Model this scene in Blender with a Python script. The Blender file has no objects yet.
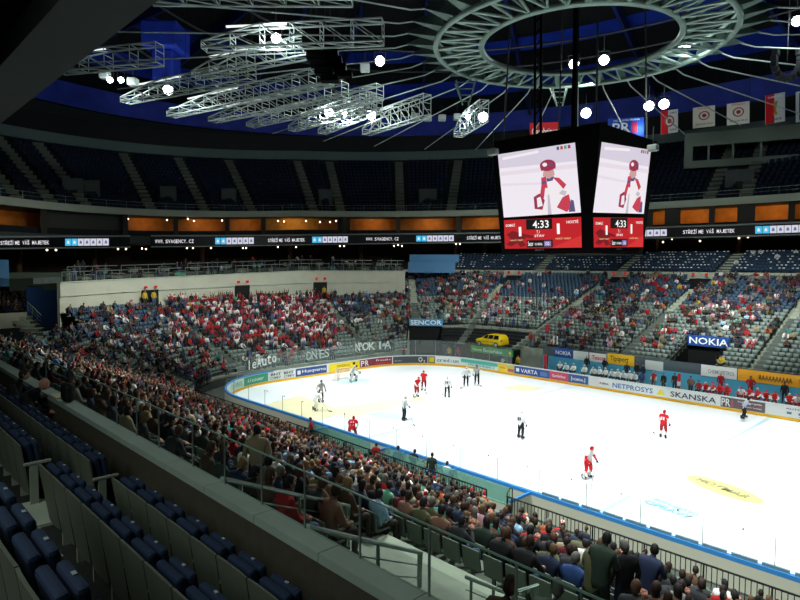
import bpy, bmesh, math, random
import numpy as np
from mathutils import Vector, Matrix
random.seed(7); rng = np.random.default_rng(7)
S = bpy.context.scene
COL = S.collection
# ---------------------------------------------------------------- camera
FPX, YAW, PITCH, ROLL = 605.2, 2.380, -0.057, 0.005
CAM = np.array([22.684, -39.106, 11.896])
_f = np.array([math.cos(PITCH)*math.cos(YAW), math.cos(PITCH)*math.sin(YAW), math.sin(PITCH)])
_r0 = np.array([math.sin(YAW), -math.cos(YAW), 0.0]); _u0 = np.cross(_r0, _f)
_r = math.cos(ROLL)*_r0 + math.sin(ROLL)*_u0
_u = -math.sin(ROLL)*_r0 + math.cos(ROLL)*_u0
cam = bpy.data.cameras.new('camera'); cam.sensor_width = 36; cam.lens = FPX/800*36
cam.clip_start = 0.1; cam.clip_end = 500
co = bpy.data.objects.new('camera', cam); COL.objects.link(co)
M = Matrix.Identity(4)
for i in range(3):
    M[i][0], M[i][1], M[i][2], M[i][3] = _r[i], _u[i], -_f[i], CAM[i]
co.matrix_world = M
S.camera = co
# ---------------------------------------------------------------- look
S.view_settings.view_transform = 'Standard'
try: S.view_settings.look = 'None'
except Exception: pass
S.view_settings.gamma = 1.0
S.view_settings.use_curve_mapping = False
S.view_settings.exposure = 0.0
S.cycles.use_denoising = True
S.cycles.max_bounces = 6; S.cycles.diffuse_bounces = 3; S.cycles.glossy_bounces = 2
S.cycles.transparent_max_bounces = 16; S.cycles.transmission_bounces = 4
S.cycles.sample_clamp_indirect = 4
S.cycles.caustics_reflective = False; S.cycles.caustics_refractive = False
W = bpy.data.worlds.new('world'); S.world = W; W.use_nodes = True
W.node_tree.nodes['Background'].inputs[0].default_value = (0.55, 0.75, 0.8, 1)
W.node_tree.nodes['Background'].inputs[1].default_value = 0.004
def light(kind, name, loc, power, color=(1, 1, 1), size=1.0, target=None, spread=None, angle=None, sizey=None):
    l = bpy.data.lights.new(name, kind); l.energy = power; l.color = color
    if kind == 'AREA':
        l.size = size
        if sizey: l.shape = 'RECTANGLE'; l.size_y = sizey
        if spread: l.spread = math.radians(spread)
    elif kind == 'SPOT':
        l.spot_size = math.radians(angle); l.spot_blend = 0.6; l.shadow_soft_size = size
    else: l.shadow_soft_size = size
    o = bpy.data.objects.new(name, l); COL.objects.link(o); o.location = loc
    if target is not None:
        o.rotation_euler = (Vector(target)-Vector(loc)).to_track_quat('-Z', 'Y').to_euler()
    return o
# floodlights over the ice
ICE_W = 1250
for x in (-26, -9, 9, 26):
    for y in (-17, 17):
        light('AREA', 'ice_floodlight', (x, y, 26.4), ICE_W, (0.96, 1.0, 0.99), 3.0, (x*0.8, y*.22, 0), spread=66)
# added fill lights that brighten the stands, far bench and near boards
STAND_W = 1050
for (p, t, k) in (((-12, -4, 26.3), (-42, 2, 5), 1.2), ((-20, -12, 26.3), (-50, -18, 5), .8), ((2, 1, 26.3), (0, 16.6, 1), .55), ((-4, 8, 26.3), (-30, 28, 6), 1.3), ((6, 8, 26.3), (0, 31, 6), 1.6), ((4, -14, 26.3), (8, -25, 3), 1.4), ((-14, -16, 26.3), (-18, -26, 4), 1.0), ((20, -14, 26.3), (22, -25, 3), .6), ((0, -31, 25), (2, -18.5, 1), .7), ((16, -31, 25), (17, -18.5, 1), .75), ((-16, -31, 25), (-16, -18.5, 1), .35)):
    light('AREA', 'stand_fill_light', p, STAND_W*k, (0.93, 1.0, 0.96), 3, t, spread=58)
light('POINT', 'corner_fill_light', (-50.0, -24.2, 8.9), 110, (.95, 1.0, .92), .2)  # added fill that brightens the dark corner stand at far left
# added fill light under the soffit, brightening the foreground club seats
light('AREA', 'club_fill_light', (17, -42, 15.8), 300, (0.86, 1.0, 0.93), 6, (17, -37, 8), spread=150)
# ---------------------------------------------------------------- pixel rays (800x600 frame)
def ray(x, y): return _f + (x-400)/FPX*_r - (y-300)/FPX*_u
def pz(x, y, z): d = ray(x, y); return CAM + (z-CAM[2])/d[2]*d
def py(x, y, Y): d = ray(x, y); return CAM + (Y-CAM[1])/d[1]*d
def px(x, y, X): d = ray(x, y); return CAM + (X-CAM[0])/d[0]*d
def pd(x, y, D): return CAM + D*ray(x, y)
def proj(p):
    d = np.asarray(p, float)-CAM; z = d@_f
    z = np.where(z < .1, .1, z)
    return 400+FPX*(d@_r)/z, 300-FPX*(d@_u)/z, z
# ---------------------------------------------------------------- materials
def hexc(h):
    h = h.lstrip('#'); v = [int(h[i:i+2], 16)/255 for i in (0, 2, 4)]
    return tuple(c/12.92 if c <= .04045 else ((c+.055)/1.055)**2.4 for c in v)
_mats = {}
def mat(name, col=(.5, .5, .5), rough=.7, metal=0, emit=None, estr=1, attr=None, attr_type='OBJECT', noise=0, nscale=8, spec=.3):
    if name in _mats: return _mats[name]
    m = bpy.data.materials.new(name); m.use_nodes = True; nt = m.node_tree
    b = nt.nodes['Principled BSDF']
    if isinstance(col, str): col = hexc(col)
    b.inputs['Base Color'].default_value = (*col, 1); b.inputs['Roughness'].default_value = rough
    b.inputs['Metallic'].default_value = metal; b.inputs['Specular IOR Level'].default_value = spec
    if attr:
        a = nt.nodes.new('ShaderNodeAttribute'); a.attribute_type = attr_type; a.attribute_name = attr
        nt.links.new(a.outputs['Color'], b.inputs['Base Color'])
    if emit is not None: b.inputs['Base Color'].default_value = (*(q*.05 for q in col), 1); b.inputs['Specular IOR Level'].default_value = .1
    if noise and not attr:
        tc = nt.nodes.new('ShaderNodeTexCoord'); n = nt.nodes.new('ShaderNodeTexNoise'); n.inputs['Scale'].default_value = nscale
        n.inputs['Detail'].default_value = 4
        mx = nt.nodes.new('ShaderNodeMix'); mx.data_type = 'RGBA'; mx.blend_type = 'MULTIPLY'; mx.inputs[0].default_value = noise
        mx.inputs[6].default_value = (*col, 1)
        nt.links.new(tc.outputs['Object'], n.inputs['Vector'])
        r = nt.nodes.new('ShaderNodeValToRGB'); r.color_ramp.elements[0].color = (.4, .4, .4, 1); r.color_ramp.elements[1].color = (1.3, 1.3, 1.3, 1)
        r.color_ramp.elements[0].position = .3; r.color_ramp.elements[1].position = .7
        nt.links.new(n.outputs['Fac'], r.inputs[0]); nt.links.new(r.outputs[0], mx.inputs[7]); nt.links.new(mx.outputs[2], b.inputs['Base Color'])
    if emit is not None:
        if isinstance(emit, str): emit = hexc(emit)
        b.inputs['Emission Color'].default_value = (*emit, 1); b.inputs['Emission Strength'].default_value = estr
    _mats[name] = m; return m
def glass_mat(name, tint, gloss, color=(1, 1, 1), diffuse=0):
    """clear sheet: mostly transparent with a weak reflection and, where filmed, a little diffuse"""
    if name in _mats: return _mats[name]
    m = bpy.data.materials.new(name); m.use_nodes = True; nt = m.node_tree; nt.nodes.clear()
    o = nt.nodes.new('ShaderNodeOutputMaterial'); t = nt.nodes.new('ShaderNodeBsdfTransparent'); t.inputs[0].default_value = (*tint, 1)
    g = nt.nodes.new('ShaderNodeBsdfGlossy'); g.inputs['Roughness'].default_value = .08; g.inputs[0].default_value = (*color, 1)
    mx = nt.nodes.new('ShaderNodeMixShader'); mx.inputs[0].default_value = gloss
    nt.links.new(t.outputs[0], mx.inputs[1]); nt.links.new(g.outputs[0], mx.inputs[2])
    last = mx
    if diffuse:
        d = nt.nodes.new('ShaderNodeBsdfDiffuse'); d.inputs[0].default_value = (*color, 1)
        m2 = nt.nodes.new('ShaderNodeMixShader'); m2.inputs[0].default_value = diffuse
        nt.links.new(mx.outputs[0], m2.inputs[1]); nt.links.new(d.outputs[0], m2.inputs[2]); last = m2
    nt.links.new(last.outputs[0], o.inputs[0]); _mats[name] = m; return m
# ---------------------------------------------------------------- mesh builder
def warp_pts(V):
    """the end terraces drop slightly towards the near corner"""
    V = np.array(V, float)
    if not len(V): return V
    d = V-CAM; D = d@_f; ok = (D > 20) & (V[:, 0] < -5)
    x = 400+FPX*(d@_r)/np.where(D < 1, 1, D)
    k = np.clip((V[:, 2]-7.6)/2.6, 0, 1)*np.clip(1-x/300, 0, 1.3)*13*k_w
    V[:, 2] -= np.where(ok, k*D/FPX, 0)
    return V
k_w = 1.0
class MB:
    def __init__(s): s.v = []; s.f = []; s.m = []; s.mi = 0
    def add(s, vs, fs):
        n = len(s.v); s.v += [tuple(map(float, v)) for v in vs]
        for f in fs: s.f.append(tuple(i+n for i in f)); s.m.append(s.mi)
    def quad(s, a, b, c, d): s.add([a, b, c, d], [(0, 1, 2, 3)])
    def box(s, c, size, X=(1, 0, 0), Y=(0, 1, 0), Z=(0, 0, 1)):
        c, X, Y, Z = map(np.array, (c, X, Y, Z)); h = [q/2 for q in size]; vs = []
        for k in (-1, 1):
            for j in (-1, 1):
                for i in (-1, 1): vs.append(c+X*i*h[0]+Y*j*h[1]+Z*k*h[2])
        s.add(vs, [(0, 2, 3, 1), (4, 5, 7, 6), (0, 1, 5, 4), (2, 6, 7, 3), (0, 4, 6, 2), (1, 3, 7, 5)])
    def bbox(s, x0, x1, y0, y1, z0, z1): s.box(((x0+x1)/2, (y0+y1)/2, (z0+z1)/2), (x1-x0, y1-y0, z1-z0))
    def rbox(s, c, size, r, X=(1, 0, 0), Y=(0, 1, 0), Z=(0, 0, 1)):
        bm = bmesh.new(); bmesh.ops.create_cube(bm, size=1); bmesh.ops.scale(bm, vec=size, verts=bm.verts)
        bmesh.ops.bevel(bm, geom=bm.edges[:], offset=r, segments=2, affect='EDGES', profile=.5)
        c, X, Y, Z = map(np.array, (c, X, Y, Z)); bm.verts.index_update()
        vs = [c+X*v.co.x+Y*v.co.y+Z*v.co.z for v in bm.verts]; fs = [[v.index for v in f.verts] for f in bm.faces]
        bm.free(); s.add(vs, fs)
    def tube(s, pts, r, n=6, closed=False, cap=True):
        P = [np.array(p, float) for p in pts]; m = len(P)
        rs = r if hasattr(r, '__len__') else [r]*m
        vs = []; up = np.array([0, 0, 1.])
        for i, p in enumerate(P):
            a = P[(i-1) % m] if closed else P[max(i-1, 0)]; b = P[(i+1) % m] if closed else P[min(i+1, m-1)]
            t = b-a; t = t/(np.linalg.norm(t)+1e-9)
            q = up if abs(t[2]) < .9 else np.array([1., 0, 0])
            e1 = np.cross(t, q); e1 /= np.linalg.norm(e1); e2 = np.cross(e1, t)
            for k in range(n):
                a_ = 2*math.pi*(k+.5)/n; vs.append(p+rs[i]*(math.cos(a_)*e1+math.sin(a_)*e2))
        fs = []
        for i in range(m if closed else m-1):
            j = (i+1) % m
            for k in range(n): fs.append((i*n+k, i*n+(k+1) % n, j*n+(k+1) % n, j*n+k))
        if not closed and cap: fs += [tuple(range(n-1, -1, -1)), tuple((m-1)*n+k for k in range(n))]
        s.add(vs, fs)
    def ball(s, c, r, n=8, m=6):
        r = r if hasattr(r, '__len__') else (r, r, r); vs = []; fs = []
        for i in range(m+1):
            a = math.pi*i/m
            for k in range(n):
                b = 2*math.pi*k/n; vs.append((c[0]+r[0]*math.sin(a)*math.cos(b), c[1]+r[1]*math.sin(a)*math.sin(b), c[2]+r[2]*math.cos(a)))
        for i in range(m):
            for k in range(n): fs.append((i*n+k, (i+1)*n+k, (i+1)*n+(k+1) % n, i*n+(k+1) % n))
        s.add(vs, fs)
    def strip(s, A, B, closed=False):
        n = len(A); s.add(list(A)+list(B), [(i, (i+1) % n, n+(i+1) % n, n+i) for i in range(n if closed else n-1)])
    def band(s, pts, z0, z1, thick=0, out=None):
        """a wall standing on a plan polyline; with thickness outwards (away from the arena centre)"""
        A = [(p[0], p[1], z0) for p in pts]; B = [(p[0], p[1], z1) for p in pts]; s.strip(A, B)
        if thick:
            O = []
            for i, p in enumerate(pts):
                a = np.array(pts[max(i-1, 0)][:2]); b = np.array(pts[min(i+1, len(pts)-1)][:2]); t = b-a; t = t/np.linalg.norm(t)
                O.append((p[0]-t[1]*thick, p[1]+t[0]*thick))
            s.strip([(p[0], p[1], z1) for p in O], [(p[0], p[1], z0) for p in O]); s.strip(B, [(p[0], p[1], z1) for p in O])
            s.strip([(p[0], p[1], z0) for p in O], A)
            for q in (0, -1): s.quad(A[q], B[q], (O[q][0], O[q][1], z1), (O[q][0], O[q][1], z0))
    def build(s, name, mats, parent=None, warp=False, smooth=False):
        V = warp_pts(s.v) if warp else np.array(s.v, float).reshape(-1, 3)
        r = parent
        while r is not None:
            if r.get('_loc') is not None: V = V-np.array(r['_loc']); break
            r = r.parent
        me = bpy.data.meshes.new(name); me.from_pydata(V.tolist(), [], s.f); me.update()
        mats = mats if isinstance(mats, (list, tuple)) else [mats]
        for m in mats: me.materials.append(m)
        if len(mats) > 1: me.polygons.foreach_set('material_index', s.m)
        if smooth: me.polygons.foreach_set('use_smooth', [True]*len(me.polygons))
        o = bpy.data.objects.new(name, me); COL.objects.link(o)
        if parent is not None: o.parent = parent
        return o
def tag(o, label, cat, group=None, kind=None):
    if label: o['label'] = label
    if cat: o['category'] = cat
    if group: o['group'] = group
    if kind: o['kind'] = kind
    return o
def thing(name, label, cat, loc=(0, 0, 0), rz=0, group=None):
    o = bpy.data.objects.new(name, None); COL.objects.link(o); o.empty_display_size = .2
    o.location = loc; o.rotation_euler = (0, 0, rz); return tag(o, label, cat, group)
def thingw(name, label, cat, loc, group=None):
    """a thing whose parts are written in world coordinates"""
    o = thing(name, label, cat, tuple(map(float, loc)), 0, group); o['_loc'] = tuple(map(float, loc)); return o
def struct(o): o['kind'] = 'structure'; return o
def copy_tree(o, parent=None):
    c = o.copy(); COL.objects.link(c)
    if parent is not None: c.parent = parent
    for ch in list(o.children): copy_tree(ch, c)
    return c
ONES = 'zeroth first second third fourth fifth sixth seventh eighth ninth tenth eleventh twelfth thirteenth fourteenth fifteenth sixteenth seventeenth eighteenth nineteenth'.split()
TENS = {2: 'twent', 3: 'thirt', 4: 'fort', 5: 'fift', 6: 'sixt', 7: 'sevent', 8: 'eight', 9: 'ninet'}
def ordinal(n):
    if n < 20: return ONES[n]
    t, u = divmod(n, 10)
    return TENS[t]+'ieth' if u == 0 else TENS[t]+'y-'+ONES[u]
# lettering is collected here and turned into meshes once, at the end
TEXTS = []
def text(body, origin, X, Y, w, h, m, parent, name='lettering', off=.02, shear=0, both=False):
    """lettering fitted to a w x h field whose lower left corner is origin, X to the right and Y upwards"""
    if len(body) == 1 and body in 'Il|i':
        k = .24; X = np.array(X, float); origin = np.array(origin, float)+X/np.linalg.norm(X)*w*(1-k)/2; w = w*k
    TEXTS.append((body, np.array(origin, float), np.array(X, float), np.array(Y, float), w, h, m, parent, name, off, shear))
def flush_texts():
    obs = []
    for t in TEXTS:
        c = bpy.data.curves.new('lettering', 'FONT'); c.body = t[0]; c.shear = t[10]; c.resolution_u = 2; c.offset = .012; c.space_line = .8
        o = bpy.data.objects.new('tmp_text', c); COL.objects.link(o); obs.append(o)
    bpy.context.view_layer.update(); dg = bpy.context.evaluated_depsgraph_get()
    for o, t in zip(obs, TEXTS):
        me = bpy.data.meshes.new_from_object(o.evaluated_get(dg))
        n = len(me.vertices); a = np.zeros(n*3)
        if n:
            me.vertices.foreach_get('co', a); a = a.reshape(-1, 3); lo = a.min(0); hi = a.max(0); sz = np.maximum(hi-lo, 1e-5)
            X, Y = t[2]/np.linalg.norm(t[2]), t[3]/np.linalg.norm(t[3]); N = np.cross(X, Y)
            q = (a-lo)/sz
            V = t[1]+np.outer(q[:, 0]*t[4], X)+np.outer(q[:, 1]*t[5], Y)+N*t[9]
            par = t[7]; base = np.array([0, 0, 0.])
            r = par
            while r is not None:
                if r.get('_loc') is not None: base = np.array(r['_loc'])
                r = r.parent
            me.vertices.foreach_set('co', (V-base).astype(np.float32).ravel()); me.update()
        me.materials.clear(); me.materials.append(t[6])
        for p in me.polygons: p.material_index = 0
        q = bpy.data.objects.new(t[8], me); COL.objects.link(q); q.parent = t[7]
        c = o.data; bpy.data.objects.remove(o); bpy.data.curves.remove(c)
# ================================================================ STRUCTURE
RX, RY, RR = 30.0, 15.0, 8.5
m_ice = mat('ice', (.90, .97, .99), .25, noise=0, spec=.35)
m_white = mat('board_white', '#e8ebe6', .45)
m_cream = mat('board_cream', '#cfd0bd', .6)
m_blue_rail = mat('blue_rail', '#3f8fd6', .4)
m_yellow_kick = mat('yellow_kick', '#f0b81c', .45)
m_conc = mat('concrete', '#8f9688', .8, noise=.35, nscale=1.5)
m_conc_lt = mat('pale_concrete', '#a9b09f', .8, noise=.3, nscale=1.2)
m_dark_conc = mat('dark_concrete', '#4d544f', .85, noise=.4, nscale=1.5)
m_black = mat('black_paint', '#0d0f10', .6)
m_dkgrey = mat('dark_grey', '#23282a', .6)
m_steel = mat('brushed_steel', '#9aa7a0', .35, .7)
m_grey_rail = mat('grey_rail', '#7f8f86', .4, .3)
m_truss = mat('white_truss', '#b9c7c2', .45, .2)
m_cream_wall = mat('cream_wall', '#b9b9a6', .75, noise=.12, nscale=.7)
m_seat_grey = mat('seat_grey', '#78857f', .5)
m_seat_shell = mat('seat_shell_grey', '#5f685f', .55)
m_seat_blue = mat('seat_blue', '#3d5368', .55)
m_navy = mat('seat_navy', '#15263f', .55)
m_teal = mat('teal_panel', '#8fc6c0', .4)
m_turq = mat('turquoise_panel', '#78c9dc', .5)
m_red = mat('sign_red', '#c81e24', .5); m_yel = mat('sign_yellow', '#f2d21c', .5); m_blk = mat('ink_black', '#101314', .5)
m_ink_w = mat('ink_white', '#f2f4f2', .5); m_ink_n = mat('ink_navy', '#27407c', .5); m_ink_g = mat('ink_grey', '#4a565c', .5)
m_wood = mat('lounge_wood', '#b5702a', .6, noise=.4, nscale=1.2)

def outline(d, n_arc=10, n_lin=6, x_near=30.0, x_far=30.0):
    """U-shaped path: near side from the right, round the left end, far side to the right; offset d from the boards"""
    P = []; N = []; U = []
    L = x_near+21.5
    for i in range(n_lin): t = i/n_lin; P.append((x_near-L*t, -RY-d)); N.append((0, -1)); U.append(t)
    for i in range(n_arc): t = i/n_arc; a = math.radians(-90-90*t); c, s_ = math.cos(a), math.sin(a); P.append((-21.5+(RR+d)*c, -6.5+(RR+d)*s_)); N.append((c, s_)); U.append(1+t)
    for i in range(n_lin): t = i/n_lin; P.append((-RX-d, -6.5+13*t)); N.append((-1, 0)); U.append(2+t)
    for i in range(n_arc): t = i/n_arc; a = math.radians(180-90*t); c, s_ = math.cos(a), math.sin(a); P.append((-21.5+(RR+d)*c, 6.5+(RR+d)*s_)); N.append((c, s_)); U.append(3+t)
    for i in range(n_lin+1): t = i/n_lin; P.append((-21.5+(x_far+21.5)*t, RY+d)); N.append((0, 1)); U.append(4+t)
    return P, N, U
def at_u(u, d):
    """plan point and outward normal for path parameter u at offset d"""
    if u < 1: return np.array((30-51.5*u, -RY-d)), np.array((0., -1))
    if u < 2: a = math.radians(-90-90*(u-1)); n = np.array((math.cos(a), math.sin(a))); return np.array((-21.5, -6.5))+(RR+d)*n, n
    if u < 3: return np.array((-RX-d, -6.5+13*(u-2))), np.array((-1., 0))
    if u < 4: a = math.radians(180-90*(u-3)); n = np.array((math.cos(a), math.sin(a))); return np.array((-21.5, 6.5))+(RR+d)*n, n
    return np.array((-21.5+51.5*(u-4), RY+d)), np.array((0., 1))
def u_of(p):
    x, y = p[0], p[1]
    if x > -21.5: return (30-x)/51.5 if y < 0 else 4+(x+21.5)/51.5
    if y < -6.5: return 1+math.degrees(math.atan2(-21.5-x, -6.5-y))/90
    if y > 6.5: return 4-math.degrees(math.atan2(-21.5-x, y-6.5))/90
    return 2+(y+6.5)/13
def d_of(p):
    x, y = p[0], p[1]
    if x > -21.5: return abs(y)-RY
    if y < -6.5: return math.hypot(x+21.5, y+6.5)-RR
    if y > 6.5: return math.hypot(x+21.5, y-6.5)-RR
    return -x-RX
PITCH_ROW = 0.85; D0 = 3.0
def tread_z(u, d):
    zn = 0.7+.42*(d-3.0); zf = 2.5+.352*(d-3.5)
    w = min(1, max(0, (u-3.05)/.7)); w = w*w*(3-2*w)
    ze = 0.9+.395*(d-3.0); w2 = min(1, max(0, (u-1.1)/.6))
    return (zn*(1-w2)+ze*w2)*(1-w)+zf*w
def ellipse(a, b, t0, t1, n, cx=0, cy=0):
    return [(cx+a*math.cos(math.radians(t0+(t1-t0)*i/n)), cy+b*math.sin(math.radians(t0+(t1-t0)*i/n))) for i in range(n+1)]
def ell_px(a, b, X):
    """plan point where the horizontal ray through pixel column X meets the ellipse"""
    d = (_f+(X-400)/FPX*_r)[:2]; o = CAM[:2]; s_ = np.array([1/a, 1/b]); D = d*s_; O = o*s_
    A, B, C_ = D@D, 2*D@O, O@O-1; t = (-B+math.sqrt(B*B-4*A*C_))/(2*A); return o+t*d, t
def ell_hit(a, b, X, Y):
    d3 = ray(X, Y); d = d3[:2]; o = CAM[:2]; s_ = np.array([1/a, 1/b]); D = d*s_; O = o*s_
    A, B, C_ = D@D, 2*D@O, O@O-1; t = (-B+math.sqrt(B*B-4*A*C_))/(2*A); return CAM+t*d3
# ---- ice sheet
def rounded(d, n=24):
    P = []
    for cx, cy, a0 in ((RX-RR, RY-RR, 0), (-RX+RR, RY-RR, 90), (-RX+RR, -RY+RR, 180), (RX-RR, -RY+RR, 270)):
        for i in range(n+1):
            a = math.radians(a0+90*i/n); P.append((cx+(RR+d)*math.cos(a), cy+(RR+d)*math.sin(a)))
    return P
g = MB(); g.bbox(-75, 75, -60, 75, -.5, -.06); o = struct(g.build('floor', m_dark_conc))
g = MB(); P = rounded(0); g.add([(x, y, 0) for x, y in P]+[(x, y, -.05) for x, y in P], [tuple(range(len(P)))]); 
ice = g.build('ice_rink', m_ice); tag(ice, 'bright white ice sheet with faint coloured markings', 'ice rink')
MZ = [.003]
def mark(name, m, fn, z=None):
    MZ[0] += .0012; g = MB(); fn(g, MZ[0]); return g.build(name, m, ice)
m_line_b = mat('ice_line_blue', (.52, .74, .84), .3); m_line_r = mat('ice_line_red', (.80, .56, .56), .3); m_yel_ice = mat('ice_yellow', (.80, .68, .26), .3)
m_yel_pale = mat('ice_pale_yellow', (.84, .78, .50), .3); m_ink_ice = mat('ice_ink_blue', (.34, .58, .76), .3); m_cy_pale = mat('ice_pale_cyan', (.62, .82, .85), .3); m_ol = mat('ice_ink_olive', (.34, .36, .2), .3)
for x in (8.66, -8.66): mark('blue_line', m_line_b, lambda g, z: g.quad((x-.15, -15, z), (x+.15, -15, z), (x+.15, 15, z), (x-.15, 15, z)))
mark('goal_line', m_line_r, lambda g, z: g.quad((-26.03, -13.8, z), (-25.97, -13.8, z), (-25.97, 13.8, z), (-26.03, 13.8, z)))
def ringf(cx, cy, r, w, a0=0, a1=360):
    def f(g, z):
        n = 40; A = [(cx+(r-w)*math.cos(math.radians(a0+(a1-a0)*i/n)), cy+(r-w)*math.sin(math.radians(a0+(a1-a0)*i/n)), z) for i in range(n+1)]
        B = [(cx+r*math.cos(math.radians(a0+(a1-a0)*i/n)), cy+r*math.sin(math.radians(a0+(a1-a0)*i/n)), z) for i in range(n+1)]; g.strip(A, B)
    return f
mark('face_off_circle', m_line_b, ringf(0, 0, 4.5, .06)); mark('face_off_circle', m_line_r, ringf(-20, 7, 4.5, .06)); mark('face_off_circle', m_line_r, ringf(-20, -7, 4.5, .06)); mark('face_off_circle', m_line_r, ringf(20, -7, 4.5, .06))
def disc(cx, cy, rx, ry, rot=0, n=40):
    def f(g, z):
        c, s_ = math.cos(rot), math.sin(rot)
        g.add([(cx+rx*math.cos(t)*c-ry*math.sin(t)*s_, cy+rx*math.cos(t)*s_+ry*math.sin(t)*c, z) for t in [2*math.pi*i/n for i in range(n)]], [tuple(range(n))])
    return f
mark('goal_crease', m_cy_pale, disc(-25.2, 0, 1.6, 1.9)); mark('goal_crease', m_line_b, disc(-12.2, -7.0, 2.3, .9, .3))
el0, el1 = pz(689, 476, 0), pz(761, 503, 0)
ec = (el0+el1)/2; er = math.atan2(el1[1]-el0[1], el1[0]-el0[0]); el = np.linalg.norm(el1-el0)/2
mark('logo_rim', m_ol, disc(ec[0], ec[1], el+.05, .92, er)); o = mark('logo_oval', m_yel_ice, disc(ec[0], ec[1], el, .86, er))
Xd = np.array((math.cos(er), math.sin(er), 0)); Yd = np.array((-math.sin(er), math.cos(er), 0))
text('HOTMAR', ec-Xd*el*.72-Yd*.32+np.array((0, 0, .06)), Xd, Yd, el*1.44, .62, m_ol, o, off=0)
def ice_quad(name, m, pts): return mark(name, m, lambda g, zz: g.add([(*pz(x, y, 0)[:2], zz) for x, y in pts], [tuple(range(len(pts)))]))
o = ice_quad('logo_panel', m_cy_pale, [(640, 500), (655, 497), (703, 520), (687, 523)])
a, b = pz(642, 503, 0), pz(690, 521, 0); Xd = (b-a)/np.linalg.norm(b-a); Yd = np.array((-Xd[1], Xd[0], 0))
L = np.linalg.norm(b-a)
for k, s_ in enumerate(('AUTOSERVIS', 'OPRAVY')): text(s_, a+Yd*(.72-.66*k)+np.array((0, 0, .06)), Xd, Yd, L*.95, .5, m_ink_ice, o, off=0)
ice_quad('logo_stripe', m_line_r, [(667, 489), (668, 488), (702, 505), (700, 506)]); ice_quad('logo_stripe', m_line_r, [(711, 509), (733, 513), (743, 514), (741, 516)])
ice_quad('logo_panel', m_cy_pale, [(674, 490), (681, 488), (728, 508), (716, 509)])
o = ice_quad('logo_panel', m_yel_pale, [(263, 405), (300, 396), (348, 411), (318, 421)])
ice_quad('logo_panel', m_yel_pale, [(330, 408), (420, 397), (435, 402), (345, 418)]); ice_quad('logo_panel', m_yel_pale, [(500, 388), (520, 384), (545, 388), (524, 392)])
ice_quad('logo_panel', m_cy_pale, [(387, 411), (400, 405), (424, 402), (404, 412)])
ice_quad('logo_panel', m_cy_pale, [(735, 461), (742, 460), (800, 478), (800, 482)])
# ---- boards
def per_strip(g, d, z0, z1, sel=None):
    P = rounded(d); n = len(P)
    for i in range(n):
        a, b = P[i], P[(i+1) % n]
        if sel and not sel(((a[0]+b[0])/2, (a[1]+b[1])/2)): continue
        g.quad((*a, z0), (*b, z0), (*b, z1), (*a, z1))
boards = thing('rink_boards', 'white boards around the ice, carrying sponsor panels', 'rink boards')
g = MB(); per_strip(g, .0, 0.22, 1.17); per_strip(g, .12, -.05, 1.17); g.build('board_wall', [m_white], boards)
g = MB(); per_strip(g, -.012, 0, .22); g.build('kick_plate', m_yellow_kick, boards)
near = lambda p: p[1] < -6.4 and p[0] < 29 or p[0] < -29.2 and p[1] < -5
g = MB(); A = rounded(-.03); B = rounded(.15); n = len(A)
for i in range(n):
    j = (i+1) % n
    if near(A[i]) and near(A[j]): continue
    g.quad((*A[i], 1.17), (*A[j], 1.17), (*B[j], 1.17), (*B[i], 1.17)); g.quad((*A[i], 1.17), (*A[j], 1.17), (*A[j], 1.10), (*A[i], 1.10))
g.build('board_cap', m_white, boards)
g = MB()
for i in range(n):
    j = (i+1) % n
    if near(A[i]) and near(A[j]):
        g.quad((*A[i], 1.22), (*A[j], 1.22), (*B[j], 1.22), (*B[i], 1.22)); g.quad((*B[i], 1.22), (*B[j], 1.22), (*B[j], 1.05), (*B[i], 1.05)); g.quad((*A[i], 1.22), (*A[j], 1.22), (*A[j], 1.12), (*A[i], 1.12))
g.build('blue_top_rail', m_blue_rail, boards)['label'] = 'blue top rail on the near boards'
g = MB(); per_strip(g, .16, 0, 1.05, near); g.build('outer_cladding', m_cream, boards)
for x in np.arange(7.2, 27, 1.02):
    g = MB(); g.bbox(x, x+.86, -15.10, -15.0, 1.22, 1.34); g.build('glass_channel', mat('channel_steel', '#7fa3b5', .4, .4), boards)
# advertising panels: pixel columns along the base of the boards
BASE = [(229, 400), (232, 396), (238, 392.5), (246, 389.5), (260, 386), (280, 382), (300, 377.5), (350, 371.5), (400, 365.6), (430, 364.4), (460, 366.5), (480, 370), (580, 387), (670, 401), (700, 406), (800, 422.5), (860, 432)]
def board_at(X):
    """plan point on the inner face of the far boards, seen in pixel column X, and its tangent to the right"""
    P = rounded(-.015, 24); best = None
    for i in range(len(P)):
        a, b = np.array(P[i]), np.array(P[(i+1) % len(P)])
        m_ = np.linspace(0, 1, 40)[:, None]; Q = a+(b-a)*m_
        Q3 = np.c_[Q, np.full(len(Q), .6)]; xx, yy, zz = proj(Q3)
        for k in range(len(Q)-1):
            if (xx[k]-X)*(xx[k+1]-X) <= 0 and zz[k] > 40 and (Q[k][1] > 0 or Q[k][0] < -25):
                d = math.hypot(*(Q[k]-CAM[:2]))
                if best is None or d > best[0]: best = (d, Q[k])
    return best[1]
ADS = []
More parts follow.
